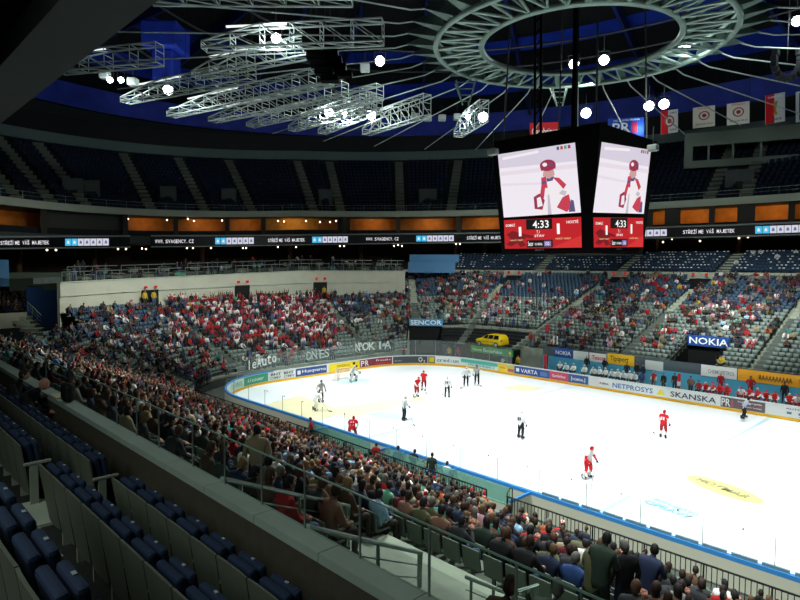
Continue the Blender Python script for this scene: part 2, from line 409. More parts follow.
def ad(x0, x1, bg, items, z0=.25, z1=1.08, label=None):
    """one sponsor panel between two pixel columns; items = (text, fx0, fx1, fy0, fy1, ink)"""
    n = max(1, int((x1-x0)/6)); P = [board_at(x0+(x1-x0)*i/n) for i in range(n+1)]
    g = MB(); g.band(P, z0, z1); o = g.build('sponsor_panel', bg, boards)
    if label: o['label'] = label
    a, b = P[0], P[-1]; ab = (b-a)/np.linalg.norm(b-a); straight = max(abs((q-a)[0]*ab[1]-(q-a)[1]*ab[0]) for q in P) < .07
    seg = np.r_[0, np.cumsum([np.linalg.norm(P[i+1]-P[i]) for i in range(n)])]
    def at(f):
        s_ = f*seg[-1]; k = min(n-1, int(np.searchsorted(seg, s_, 'right')-1)); q = (s_-seg[k])/(seg[k+1]-seg[k]); return P[k]+(P[k+1]-P[k])*q
    for (body, f0, f1, h0, h1, ink) in items:
        chars = [body] if abs(x1-x0) > 60 or x0 > 480 else list(body)
        # on the curved corner each letter follows the boards
        if straight or len(body) < 2:
            p, q = at(f0), at(f1); X = np.r_[q-p, 0]; w = np.linalg.norm(X)
            nrm = np.array((X[1], -X[0], 0))/w
            text(body, np.r_[p, z0+h0*(z1-z0)]+nrm*.02, X, (0, 0, 1), w, (h1-h0)*(z1-z0), ink, o, off=.01)
        else:
            k = len(body)
            for i, c in enumerate(body):
                if c == ' ': continue
                p, q = at(f0+(f1-f0)*i/k), at(f0+(f1-f0)*(i+.82)/k); X = np.r_[q-p, 0]; w = np.linalg.norm(X); nrm = np.array((X[1], -X[0], 0))/w
                text(c, np.r_[p, z0+h0*(z1-z0)]+nrm*.03, X, (0, 0, 1), w, (h1-h0)*(z1-z0)*(1 if c.isupper() or c in 'dlbhkt' else .72), ink, o, off=.01)
    return o, at, z0, z1
def ad_block(adv, f0, f1, h0, h1, m, name='logo_block'):
    o, at, z0, z1 = adv; p, q = at(f0), at(f1); X = np.r_[q-p, 0]; nrm = np.array((X[1], -X[0], 0))/np.linalg.norm(X)*.02
    g = MB(); a, b = np.r_[p, 0]+nrm, np.r_[q, 0]+nrm; Z = np.array((0, 0, 1)); l, h = z0+h0*(z1-z0), z0+h1*(z1-z0)
    g.quad(a+Z*l, b+Z*l, b+Z*h, a+Z*h); return g.build(name, m, o)
c = lambda h, r=.5: mat('ink_'+h.strip('#'), h, r)
ad(231, 243.5, c('#cfe3d0'), [('SONS', .1, .95, .25, .75, c('#7fae98'))]); ad(244, 268, c('#3f9d78'), [('Alcouer', .15, .85, .3, .75, m_ink_w)])
v = ad(268.5, 293.5, c('#e9ece6'), [('OMV', .05, .45, .12, .45, c('#7c8790')), ('OMV', .55, .95, .12, .45, c('#7c8790')), ('BHT', .08, .45, .55, .85, m_blk), ('BHT', .55, .92, .55, .85, m_blk)])
v = ad(294, 326.5, c('#33508f'), [('Husqvarna', .2, .97, .25, .8, m_ink_w)]); ad_block(v, .05, .15, .25, .75, m_ink_w)
v = ad(327, 358, c('#f1d326'), [('TIPSERVIS', .22, .66, .45, .75, c('#8a7a1c'))]); ad_block(v, .76, .84, .55, .85, m_blk); ad_block(v, .86, .92, .15, .42, m_blk); ad_block(v, .8, .84, .12, .3, m_ink_g)
v = ad(358.5, 392, c('#7c2c3f'), [('PR', .03, .31, .12, .88, m_ink_w), ('Pražská', .53, .97, .55, .82, m_ink_w)]); ad_block(v, .5, 1, .12, .4, c('#b8323a'))
v = ad(393, 427.5, c('#454d52'), [('O', .74, .86, .2, .85, m_ink_w), ('2', .885, .935, .1, .42, m_ink_w), ('Eurotel', .05, .28, .3, .5, c('#aab2b4'))])
v = ad(428, 435, c('#6d6f66'), []); ad_block(v, .15, .85, .15, .85, c('#d8c21c'))
ad(435.5, 460.5, c('#f2f4f0'), [('credium', .05, .95, .25, .75, c('#3a7fa0'))])
v = ad(461, 490, c('#e8f3ee'), [('Hypoteky', .2, .95, .12, .42, c('#2f9d8a'))]); ad_block(v, 0, 1, .5, .95, c('#4db3a4'))
v = ad(490.5, 512.5, c('#f3cf3a'), [('Kofola', .15, .45, .4, .65, c('#a8522a'))]); ad_block(v, .55, .95, .55, .9, c('#c9c86a')); ad_block(v, .62, .98, .1, .5, c('#c0605a'))
v = ad(513, 545, c('#2f4f97'), [('VARTA', .2, .68, .25, .75, m_ink_w)]); ad_block(v, .06, .15, .3, .75, m_ink_w); ad_block(v, .75, .95, .2, .75, c('#5d78b0'))
v = ad(545.5, 564, c('#c0495f'), [('Gambrinus', .15, .85, .35, .7, m_ink_w)])
v = ad(564.5, 588, c('#3d5b93'), [('NOMINAL', .22, .78, .3, .62, m_ink_w)]); ad_block(v, .15, .18, .2, .75, m_ink_w); ad_block(v, .82, .85, .2, .75, m_ink_w)
v = ad(588.5, 609, c('#eef1ee'), [('CHEMINVAL', .2, .95, .35, .6, c('#3b3f5c'))]); ad_block(v, .1, .17, .35, .6, m_red)
v = ad(609.2, 659, c('#eef1ee'), [('NETPROSYS', .06, .76, .2, .75, c('#2f6fae'))])
o_, at_, z0_, z1_ = v; p_, q_ = at_(.82), at_(.96); nrm = np.array((0, -.03, 0)); g = MB(); g.add([np.r_[p_, .4]+nrm, np.r_[q_, .4]+nrm, np.r_[(p_+q_)/2, .95]+nrm], [(0, 1, 2)]); g.build('triangle_logo', c('#efe03a'), o_)
v = ad(659.2, 708.5, c('#eef1ee'), [('SKANSKA', .06, .92, .2, .78, c('#3a4152'))])
v = ad(709, 733, c('#5f5a60'), [('PR', .06, .68, .12, .88, m_ink_w)]); ad_block(v, .72, .9, .15, .85, c('#a85a60'))
v = ad(733.2, 765, c('#6b5a5e'), [('Pražská energetika', .1, .9, .62, .82, m_ink_w), ('partner hokeje', .25, .9, .22, .4, m_ink_w)]); ad_block(v, .08, .94, .5, .54, c('#b0505a')); 
v = ad(766, 815, c('#e6eae8'), [('AUTO JAROV', .1, .8, .68, .88, m_blk)])
for f in (.12, .36, .55): ad_block(v, f, f+.1, .3, .5, c('#5d6c80'))
ad_block(v, .38, .8, .08, .18, c('#4a6cae'))
# ---- rink glass
m_rink_glass = glass_mat('rink_glass', (.95, .985, .975), .02)
m_end_glass = glass_mat('end_glass', (.74, .82, .79), .05, (.8, .9, .87), .07)  # grey tint stands in for film and reflections on the panes
def glass_run(label, us, d, z0, z1, m, seam=1.2, film=None, sm=m_steel, sr=.012):
    t = thing('rink_glass', label, 'rink glass')
    P = [at_u(u, d)[0] for u in us]; g = MB(); g.band(P, z0, z1); g.build('pane', m, t)
    L = np.r_[0, np.cumsum([np.linalg.norm(P[i+1]-P[i]) for i in range(len(P)-1)])]; g = MB(); s_ = 0
    while s_ <= L[-1]:
        k = min(len(P)-2, int(np.searchsorted(L, s_, 'right')-1)); q = P[k]+(P[k+1]-P[k])*((s_-L[k])/(L[k+1]-L[k]))
        g = MB(); g.tube([(q[0], q[1], z0), (q[0], q[1], z1)], sr, 4); g.build('seam_post', sm, t); s_ += seam
    return t
ge = glass_run('tall smoky glass behind the far goal end with white sponsor lettering', np.linspace(1.62, 4.1, 40), .06, 1.17, 3.0, m_end_glass, 2.4)
gn = glass_run('clear low glass on the near boards', np.linspace(.02, 1.6, 30), .06, 1.2, 2.35, m_rink_glass, 2.44, sm=m_grey_rail, sr=.016)
for u in np.linspace(.05, 1.55, 34):
    p, n_ = at_u(u, .06); g = MB(); g.box((p[0], p[1], 2.33), (.05, .03, .09)); g.build('glass_clip', mat('clip_grey', '#93a19e', .5), gn)
gf = glass_run('clear low glass behind the far benches', np.linspace(4.12, 4.9, 12), .06, 1.17, 1.9, m_rink_glass, 2.44)
def end_letter(body, x0, x1, yb0, yb1, h, ink, shear=0):
    k = len(body)
    for i, ch in enumerate(body):
        xa, xb = x0+(x1-x0)*i/k, x0+(x1-x0)*(i+.85)/k
        a, b = board_at(xa), board_at(xb); Xv = np.r_[b-a, 0]; w = np.linalg.norm(Xv); f = (i+.5)/k; D = abs((np.r_[a, 0]-CAM)@_f)
        zb = CAM[2]+(265.6-(yb0+(yb1-yb0)*f))*D/FPX
        text(ch, np.array((a[0], a[1], zb)), Xv, (0, 0, 1), w, h*(1 if ch.isupper() or ch in 'tl' else .75), ink, ge, off=.03)
m_film = mat('glass_lettering', '#dfe8e2', .5)
end_letter('leAuto', 247, 277, 372, 362.5, .95, m_film); end_letter('DNES', 305, 329, 361, 357, .9, mat('glass_lettering_grey', '#98a69e', .5)); end_letter('NOKIA', 353, 392, 352, 348.5, .95, mat('glass_lettering_soft', '#b4c0b9', .5))
# ---- near-side boxes (penalty and timekeeper) against the outside of the near boards
def near_box(x0, x1, label, deep=1.55):
    t = thing('rink_box', label, 'rinkside box')
    y1 = -15.16; y0 = y1-deep
    g = MB(); g.bbox(x0, x1, y0, y0+.08, 0, .95); g.bbox(x0, x0+.08, y0, y1, 0, 1.05); g.bbox(x1-.08, x1, y0, y1, 0, 1.05); g.build('box_wall', m_cream, t)
    g = MB(); g.bbox(x0, x0+.1, y0, y1, 1.05, 1.18); g.build('blue_rail', m_blue_rail, t); g = MB(); g.bbox(x1-.1, x1, y0, y1, 1.05, 1.18); g.build('blue_rail', m_blue_rail, t)
    g = MB(); g.bbox(x0+.05, x1-.05, y0-.03, y0+.03, .95, 1.75); g.build('teal_screen', glass_mat('teal_glass', (.60, .84, .80), .04, (.45, .8, .75), .25), t)
    g = MB(); g.bbox(x0+.15, x1-.15, y0+.2, y0+.6, .4, .47); g.build('bench', m_ink_g, t)
    return t
near_box(1.9, 6.6, 'rinkside box with cream wall nearest the dotted blue rail')
near_box(-2.0, 1.2, 'timekeepers rinkside box in the middle of the near boards')
near_box(-9.4, -3.2, 'rinkside box with pale teal screen left of the timekeepers')
# ================================================================ SEATING BOWL
def u_px(d, X, lo=1.2, hi=4.9):
    best = None
    for u in np.linspace(lo, hi, 1500):
        p, _n = at_u(u, d); x, y, z = proj((p[0], p[1], tread_z(u, d)))
        e = abs(x-X)
        if z > 5 and (best is None or e < best[0]): best = (e, u)
    return best[1]
U_W0, U_W1 = u_px(19, 60, 1.3, 2.2), u_px(19, 405, 2.8, 4)
U_SEN = u_px(8, 426, 3, 4.2)
def dmax(u):
    if u < 1.22: return 19.3
    if u < U_W0: return 15.5
    if u < U_W1: return 19.0
    return 26.0
fx = lambda X: 4+(X+21.5)/51.5
nx = lambda X: (30-X)/51.5
AISLES = [(fx(-18), .9), (fx(-6), .9), (fx(6.3), .9), (fx(18), .9), (u_px(24, 412, 3, 4.2), 1.0), (u_px(24, 505, 3, 4.3), .9),
          (u_px(18.5, 160, 1.6, 3), 1.0), (u_px(18.5, 243, 1.6, 3), .8), (u_px(18.5, 322, 2.4, 3.8), 1.0), (u_px(15, 62, 1.3, 2.2), 1.2),
          (nx(9.4), 1.0), (nx(-2), 1.0), (nx(-13.5), 1.0), (1.35, 1.0)]
def len_u(u, d):
    return 51.5 if (u < 1 or u > 4) else 13.0 if 2 < u < 3 else (RR+d)*math.pi/2
def in_aisle(u, d, extra=0.0):
    for ua, w in AISLES:
        if abs(u-ua)*len_u(u, d) < w/2+extra: return True
    return False
DOORS = [(fx(-17.0), 'f'), (fx(-6.4), 'f'), (u_px(24, 511, 3, 4.3), 'f')]
def in_trench(u, d, e=0):
    if fx(-1.1-e) < u < fx(2.9+e) and d < 9.3: return 'n'
    if abs(u-U_SEN)*len_u(u, d) < 2.3+e and d < 9.0: return 's'
    for ud, k in DOORS:
        if abs(u-ud)*len_u(u, d) < 1.25+e and d > 22.6: return 'd'
    return None
STAGE0, STAGE1 = u_px(6, 443, 3, 4.2), fx(-18.7)
def in_stage(u, d): return STAGE0 < u < STAGE1 and d < 8.5 and not in_trench(u, d)
def landing(p): return 13.2 < p[0] < 20 and -32.3 < p[1] < -30.4
US = sorted(set(list(np.linspace(0, 1, 64))+list(np.linspace(1, 2, 26))+list(np.linspace(2, 3, 16))+list(np.linspace(3, 4, 34))+list(np.linspace(4, 5, 64))+[U_W0, U_W1, fx(-1.1), fx(2.9), U_SEN-2.3/26, U_SEN+2.3/26]+[u+s*1.25/len_u(u, 24) for u, k in DOORS for s in (-1, 1)]))
NROW = 28
mats_b = [m_conc, mat('staging_black', '#1d2123', .8), m_black]
g = MB()
for k in range(NROW):
    d0 = D0+PITCH_ROW*k; d1 = d0+PITCH_ROW
    for i in range(len(US)-1):
        ua, ub = US[i], US[i+1]; um = (ua+ub)/2
        if d0+.4 > dmax(um): continue
        t = in_trench(um, d0+.42)
        if t: continue
        if um > 4 and d0 < 3.4: continue
        g.mi = 1 if in_stage(um, d0+.42) else 0
        a0, b0, a1, b1 = at_u(ua, d0)[0], at_u(ub, d0)[0], at_u(ua, d1)[0], at_u(ub, d1)[0]
        za, zb = tread_z(ua, d0), tread_z(ub, d0); zpa, zpb = (tread_z(ua, d0-PITCH_ROW), tread_z(ub, d0-PITCH_ROW)) if k else (0, 0)
        if in_trench(um, d0-.42) or (um > 4 and d0 < 4.2): zpa = zpb = 0
        g.quad((*a0, za), (*b0, zb), (*b1, zb), (*a1, za)); g.quad((*a0, zpa), (*b0, zpb), (*b0, zb), (*a0, za))
bowl = struct(g.build('floor_stand', mats_b))
# steps in the aisles
g = MB()
for ua, w in AISLES:
    d = D0+.05
    while d < dmax(ua)-.1:
        if not in_trench(ua, d+.3) and not (ua > 4 and d < 3.5):
            p, n = at_u(ua, d+.22); t = np.array((n[1], -n[0])); k = math.floor((d-D0)/PITCH_ROW); zt = tread_z(ua, D0+PITCH_ROW*k); zn = tread_z(ua, D0+PITCH_ROW*(k+1))
            g.mi = 0 if (ua > 3 and d > 15) or (1.6 < ua < 3.3 and d > 14) or ua < 1.4 else 1
            g.box((p[0], p[1], zt+.02), (w, .85, .04), (*t, 0), (*n, 0)); g.box((*(at_u(ua, d+.62)[0]), (zt+zn)/2-.02), (w, .4, (zn-zt)), (*t, 0), (*n, 0))
        d += PITCH_ROW
struct(g.build('floor_aisle_steps', [m_conc_lt, mat('darker_concrete', '#636b64', .85)]))  # lower aisle steps take the darker of the two tones
g = MB(); g.bbox(13.2, 20, -32.2, -30.4, 5.6, 6.05); struct(g.build('floor_landing', m_conc_lt))
# ---- end wall with three dark doorways, its terrace, and the far band
uw = np.linspace(U_W0, U_W1, 60)
wall_pts = [at_u(u, 19.0)[0] for u in uw]
g = MB(); g.band(wall_pts, 5.6, 9.35, .3); struct(g.build('wall_end', m_cream_wall, None, True))
g = MB(); g.band([at_u(u, 18.9)[0] for u in uw], 9.35, 11.0, .4); struct(g.build('wall_end_upper', m_cream_wall, None, True))
g = MB(); g.band([at_u(u, 18.86)[0] for u in uw], 9.28, 9.36, .05); g.band([at_u(u, 18.82)[0] for u in uw], 11.0, 11.12, .6); struct(g.build('trim_1', m_conc_lt, None, True))
dn = 0
def doorway(u, d, w, z0, z1, warp):
    global dn; dn += 1
    p, n = at_u(u, d); t = np.array((n[1], -n[0])); p3 = lambda a, b, z: (*(p+t*a+n*b), z)
    g = MB(); g.box(p3(0, .0, (z0+z1)/2), (w, .5, z1-z0), (*t, 0), (*n, 0)); o = struct(g.build('door_%d' % dn, m_black, None, warp))
    g = MB()
    for s in (-1, 1): g.box(p3(s*w*.32, -.32, z1+.5), (.34, .1, .34), (*t, 0), (*n, 0))
    g.build('exit_light', mat('exit_red', (.5, .02, .02), .5, emit=(.9, .03, .02), estr=.55), o, warp); return o
for X in (150, 242, 320): doorway(u_px(18.9, X, 1.6, 3.8), 18.9, 2.0, 7.0, 9.45, True)
# far band: low wall at the top of the far lower stand
uf = np.linspace(U_W1, 5.0, 60)
g = MB(); g.band([at_u(u, 26.05)[0] for u in uf], 10.2, 11.25, .4); struct(g.build('wall_far', m_conc_lt))
a, b = at_u(U_W1, 18.9)[0], at_u(U_W1, 26.4)[0]
g = MB(); g.band([tuple(a), tuple(b)], 6.5, 11.1, .3); struct(g.build('wall_end_return', m_cream_wall))
for u, k in DOORS:
    p, n = at_u(u, 24.2); t = np.array((n[1], -n[0])); P3 = lambda a, b, z: (*(p+t*a+n*b), z)
    g = MB(); g.box(P3(0, .2, 8.6), (2.5, 3.6, .1), (*t, 0), (*n, 0)); struct(g.build('floor_exit', m_dark_conc))
    doorway(u, 25.9, 2.5, 8.6, 10.45, False)
    g = MB()
    for s in (-1, 1): g.box(P3(s*1.27, 0, 9.3), (.12, 3.2, 1.5), (*t, 0), (*n, 0))
    struct(g.build('wall_exit', mat('exit_blue', '#2b4257', .6)))
dn_ = u_px(24, 415, 3, 4.2); doorway(dn_, 25.9, 3.0, 8.8, 10.9, False)
# ---- lower exits with sponsor signs
def exit_trench(u, dmx, w, name, txt, sw, sh, bg, ink, lab):
    p, n = at_u(u, dmx); t = np.array((-n[1], n[0])) if False else np.array((n[1], -n[0])); z = tread_z(u, dmx)
    P3 = lambda a, b, zz: (*(p+t*a+n*b), zz)
    g = MB(); g.box(P3(0, .0, z/2+.1), (w+.3, .16, z+.2), (*t, 0), (*n, 0))
    for s in (-1, 1):
        e = w/2+.02; b_ = -dmx+3.3; z0_ = tread_z(u, 3.4)+.1
        g.add([P3(s*e, b_, 0), P3(s*e, .1, 0), P3(s*e, .1, z+.15), P3(s*e, b_, z0_), P3(s*(e+.12), b_, 0), P3(s*(e+.12), .1, 0), P3(s*(e+.12), .1, z+.15), P3(s*(e+.12), b_, z0_)], [(0, 1, 2, 3), (7, 6, 5, 4), (3, 2, 6, 7), (0, 3, 7, 4)])
    struct(g.build('wall_tunnel', m_black))
    s_ = thing('sign', lab, 'sign')
    g = MB(); g.box(P3(0, -.35, z+.25), (sw, .16, sh), (*t, 0), (*n, 0)); g.build('sign_board', bg, s_)
    text(txt, np.array(P3(0, -.45, z+.25-sh*.32))-np.r_[t, 0]*sw*.46*(1 if True else -1), np.r_[t, 0], (0, 0, 1), sw*.92, sh*.64, ink, s_)
exit_trench(fx(.9), 8.82, 4.0, 'nokia', 'NOKIA', 3.9, 1.05, c('#23498f'), m_ink_w, 'blue sign with white letters over the dark exit behind the red bench')
exit_trench(U_SEN, 8.82, 4.6, 'sencor', 'SENCOR', 4.5, .95, c('#4f93bd'), m_ink_w, 'light blue sign with white letters over the dark exit behind the far corner')
# railings beside the trenches and over the black staging
def railing(label, pts, h=1.0, post=1.3, m=None, mid=2, r=.022, name='guard_rail', cat='railing', warp=False, group=None, bars=0):
    m = m or m_grey_rail
    t = thing(name, label, cat, group=group); P = [np.array(p, float) for p in pts]
    g = MB(); g.tube([p+(0, 0, h) for p in P], r*1.3, 6); g.build('top_rail', m, t, warp)
    for j in range(mid): g = MB(); g.tube([p+(0, 0, h*(j+1)/(mid+1)) for p in P], r*.6, 4); g.build('lower_rail', m, t, warp)
    for a, b in zip(P[:-1], P[1:]):
        n = max(1, int(np.linalg.norm(b-a)/post))
        for i in range(n): q = a+(b-a)*i/n; g = MB(); g.tube([q, q+(0, 0, h)], r, 5); g.build('post', m, t, warp)
    if bars:
        g = MB()
        for a, b in zip(P[:-1], P[1:]):
            n = max(1, int(np.linalg.norm(b-a)/bars))
            for i in range(n): q = a+(b-a)*(i+.5)/n; g.box(q+(0, 0, h/2), (.024, .024, h-.06))
        g.build('bars', m, t, warp)['kind'] = 'stuff'
    return t
for s, X in (('left', -1.2), ('right', 3.0)):
    railing('black stepped railing on the %s side of the dark exit behind the red bench' % s, [(X, RY+d, tread_z(fx(X), d)) for d in (4, 5.7, 7.4, 9.1)], 1.0, .9, m_black, 3)
for k, d in enumerate((4.7, 6.4, 8.1)):
    u0 = U_SEN+2.8/26; railing('black railing across the dark staging behind the yellow car, %s tier' % ('lowest', 'middle', 'topmost')[k], [(*at_u(u, d)[0], tread_z(u, d)) for u in np.linspace(u0, STAGE1, 9)], 1.0, 1.2, m_black, 2)
# stand front walls and the fence of black bars
g = MB(); pts = [at_u(u, 2.95)[0] for u in np.linspace(.0, 1.9, 60)]; g.band(pts, 0, .72, .1); struct(g.build('wall_stand_front', m_dark_conc))
FEN = [('nearest, below the landing', nx(21.5), nx(7.0)), ('middle, behind the rinkside boxes', nx(5.9), nx(-10.5)), ('left, running into the corner', nx(-11.4), 1.6)]
for lab, u0, u1 in FEN:
    us = np.linspace(u0, u1, 2+int(abs(u1-u0)*24)); railing('black barred fence along the front of the near stand, '+lab, [(*at_u(u, 2.6)[0], .66) for u in us], 1.08, 2.4, m_black, 0, .03, 'barred_fence', 'fence', bars=.16)
g = MB(); g.tube([(6.75, -17.2, .6), (6.75, -17.2, 1.7), (6.7, -16.9, 1.85), (6.6, -16.6, 1.7), (6.6, -16.6, .6)], .03, 6); tag(g.build('gate_hoop', m_black), 'black hoop rail in the gap of the barred fence', 'railing')
# far back wall of the benches with banners
g = MB(); g.bbox(-14.5, 16, 18.2, 18.32, 0, 2.1); w_ = struct(g.build('wall_bench', c('#57b4d8')))
g = MB(); g.bbox(-14.5, 16, 18.26, 18.34, 2.1, 3.1); struct(g.build('wall_bench_upper', m_ink_g))
def banner(x0, x1, z0, z1, bg, items, label, Y=18.16):
    t = thing('banner', label, 'banner'); g = MB(); g.bbox(x0, x1, Y-.02, Y+.02, z0, z1); g.build('banner_cloth', bg, t)
    for body, f0, f1, h0, h1, ink in items: text(body, (x0+(x1-x0)*f0, Y-.02, z0+(z1-z0)*h0), (1, 0, 0), (0, 0, 1), (x1-x0)*(f1-f0), (z1-z0)*(h1-h0), ink, t, off=.02)
BX = lambda X, Y=18.16: py(X, 372, Y)[0]
banner(BX(554), BX(572), 2.1, 3.1, c('#1f4f9a'), [('NOKIA', .08, .92, .3, .72, m_ink_w)], 'blue banner with white letters behind the left end of the white bench')
banner(BX(573), BX(588), 2.1, 3.0, c('#d8e2de'), [], 'blank pale banner beside the blue banner behind the white bench')
banner(BX(589), BX(606), 2.1, 3.0, c('#e6ded8'), [('Tesco', .15, .9, .25, .75, m_red)], 'white banner with red letters behind the white bench')
banner(BX(607), BX(634), 2.1, 3.15, c('#eebb22'), [('Tipsport', .12, .8, .2, .8, m_blk)], 'yellow banner with black letters behind the white bench')
banner(BX(645), BX(663), 2.0, 2.9, c('#cdd6d2'), [], 'blank grey banner right of the yellow banner')
banner(BX(701), BX(737), 2.1, 3.1, c('#e9ece9'), [('CHEMOPETROL', .2, .95, .3, .65, c('#8d989c'))], 'white banner with grey letters behind the red bench')
banner(BX(738), BX(830), 2.1, 3.1, c('#efa825'), [('RAAAAAAAAA', .25, .62, .25, .7, m_blk), ('Y', .68, .72, .25, .7, m_red)], 'long orange banner with black letters behind the red bench')
for x0, x1, lab in ((BX(556), BX(645), 'left players bench under the blue and yellow banners'), (BX(690), BX(830), 'right players bench under the orange banner')):
    t = thing('team_bench', lab, 'bench'); g = MB(); g.bbox(x0, x1, 16.1, 16.5, .62, .7); g.build('seat', c('#3f7f9f'), t); g = MB()
    for x in np.arange(x0+.3, x1, 2): g.bbox(x, x+.1, 16.15, 16.45, .3, .62)
    g.build('supports', m_dkgrey, t)
g = MB(); g.bbox(-16, 17, 15.4, 18.2, .0, .3); struct(g.build('floor_bench', m_dark_conc))
# ---- club parapet in the foreground, club floor, overhanging soffit
g = MB(); g.bbox(-22, 34, -35.89, -35.67, 7.2, 9.16); struct(g.build('wall_parapet', mat('parapet_brown', '#4a443b', .7, noise=.2)))
ledge = MB()
for x in np.arange(-22, 34, 1.15): ledge.bbox(x, x+1.142, -35.90, -35.65, 9.16, 9.25)
struct(ledge.build('trim_ledge', mat('ledge_grey', '#93a096', .6, noise=.15, nscale=3)))
t = thing('parapet_glass', 'clear low glass screen standing on the foreground parapet', 'glass screen')
m_par_glass = glass_mat('parapet_glass', (.80, .88, .845), .03)
g = MB(); g.quad((-22, -35.68, 9.24), (34, -35.68, 9.24), (34, -35.68, 9.83), (-22, -35.68, 9.83)); g.build('pane', m_par_glass, t)
g = MB(); g.box((6, -35.68, 9.83), (56, .012, .014)); g.build('top_edge', mat('glass_edge', '#6f8f80', .3), t)
g = MB()
xs_ = sorted([py(X, Y_, -35.68)[0] for X, Y_ in ((117, 420), (137, 430), (159, 440), (193, 458), (225, 478), (262, 500), (305, 524), (360, 535), (429, 590), (516, 600))]+[4.0, 6.0, 8.0, -2, 1.5])
for x in xs_: g = MB(); g.box((x, -35.68, 9.54), (.02, .014, .58)); g.build('glass_seam', m_steel, t)
Y1, Y2, Y3 = -36.37, -37.08, -38.2     # seat rows
g = MB()
g.bbox(-22, 34, -36.72, -35.9, 8.0, 8.34); g.bbox(-22, 34, -38.42, -36.72, 8.0, 8.58)
struct(g.build('floor_club', mat('club_carpet', '#232622', .9, noise=.6, nscale=14)))
g = MB(); g.bbox(-22, 34, -39.6, -38.42, 8.0, 9.40-.04); struct(g.build('floor_club_step', mat('club_carpet', '#232622')))
g = MB(); g.bbox(-22, 34, -44, -39.6, 8.0, 9.9-.3); struct(g.build('floor_club_back', mat('club_carpet', '#232622')))
g = MB(); g.bbox(13.9-.05, 14.5, -36.72, -35.95, 8.32, 8.36); g.bbox(13.25, 14.2, -38.42, -36.72, 8.5, 8.62); struct(g.build('floor_club_aisle', m_conc_lt))
m_soff = mat('soffit_grey', '#4b504e', .8, noise=.1, nscale=.6)
g = MB(); g.bbox(-30, 60, -36.28, -35.17, 16.0, 17.2); struct(g.build('ceiling_soffit', m_soff))
g = MB(); g.bbox(-30, 60, -58, -36.28, 16.5, 17.2); struct(g.build('ceiling_soffit_back', mat('soffit_dark', '#1f1912', .85)))
# stair handrails down from the parapet
def rail2(label, A, B, mid=3):
    A, B = np.array(A), np.array(B); t = thing('handrail', label, 'handrail')
    g = MB(); g.tube([A, B, B-(0, 0, .95)], .035, 8); g.build('top_rail', m_grey_rail, t)
    for j in range(mid): dz = np.array((0, 0, .22*(j+1))); g = MB(); g.tube([A-dz, B-dz], .013, 5); g.build('lower_rail', m_grey_rail, t)
    for f in (.1, .5, .97): q = A+(B-A)*f; g = MB(); g.tube([q, q-(0, 0, .95)], .028, 6); g.build('post', m_grey_rail, t)
rail2('grey handrail starting at the parapet ledge, upper left of two', py(222, 479, -35.6), py(349, 506, -31.9))
rail2('grey handrail starting at the parapet ledge, lower right of two', py(307, 527, -35.6), py(421, 553, -31.9))
A, B = pd(466, 577, 10.4), pd(524, 600, 9.3)
rail2('low grey guard rail at the edge of the pale landing', A, B, 2)
rail2('short grey handrail rising right beyond the pale landing', pd(510, 594, 9.6), pd(537, 585, 9.9), 0)
# ================================================================ UPPER LEVELS
EA, EB = 68.0, 47.0
T0, T1 = 20.0, 222.0
def ell_pts(da, n=110, t0=T0, t1=T1): return ellipse(EA+da, EB+da, t0, t1, n)
def z3(P, z): return [(p[0], p[1], z) for p in P]
# club seating steps on the far side above the band
uc = np.linspace(u_px(28, 437, 3, 4.3), 5.0, 50)
g = MB()
for k in range(8):
    d0, d1 = 26.45+.85*k, 27.3+.85*k; z = 11.0+.36*k
    A = [at_u(u, d0)[0] for u in uc]; B = [at_u(u, d1)[0] for u in uc]
    g.strip(z3(A, z-.36), z3(A, z)); g.strip(z3(A, z), z3(B, z))
struct(g.build('floor_club_far', m_dark_conc))
CLUB_AISLE = [fx(-29.5), fx(-17.4), fx(-4.2), fx(9)]
g = MB()
for u in CLUB_AISLE:
    for k in range(8):
        p, n = at_u(u, 26.9+.85*k); g.box((*p, 11.06+.36*k), (1.3, .9, .12), (n[1], -n[0], 0), (*n, 0))
struct(g.build('floor_club_steps', m_conc_lt))
# terrace over the end wall
A = [at_u(u, 19.0)[0] for u in np.linspace(U_W0, U_W1, 60)]; A2 = [at_u(u, 22.0)[0] for u in np.linspace(U_W0, U_W1, 60)]
B = [np.array(p)*1.0 for p in [at_u(u, 60)[0] for u in np.linspace(U_W0, U_W1, 60)]]
g = MB(); g.strip(z3(A, 11.0), z3(A2, 11.0)); g.strip(z3(A2, 11.0), z3(A2, 11.6)); g.strip(z3(A2, 11.6), z3(B, 11.6)); struct(g.build('floor_terrace', m_dark_conc, None, True))
C_ = [at_u(u, 60)[0] for u in np.linspace(U_W1, 5, 40)]; D_ = [at_u(u, 33.2)[0] for u in np.linspace(U_W1, 5, 40)]
g = MB(); g.strip(z3(D_, 13.8), z3(C_, 13.8)); struct(g.build('floor_lounge', m_dark_conc))
m_loungewall = mat('lounge_dark', '#2a211c', .8)
g = MB(); g.band(ell_pts(9), 10.5, 17); struct(g.build('wall_lounge', m_loungewall, None, True))
for X in (455, 575, 655, 737, 20, 95, 203, 290, 361, 484):
    p, _t = ell_px(EA+6, EB+6, X); g = MB(); g.tube([(*p, 10.8), (*p, 16.2)], .35, 10); struct(g.build('pillar_lounge', mat('pillar_brown', '#4b3222', .6), None, True))
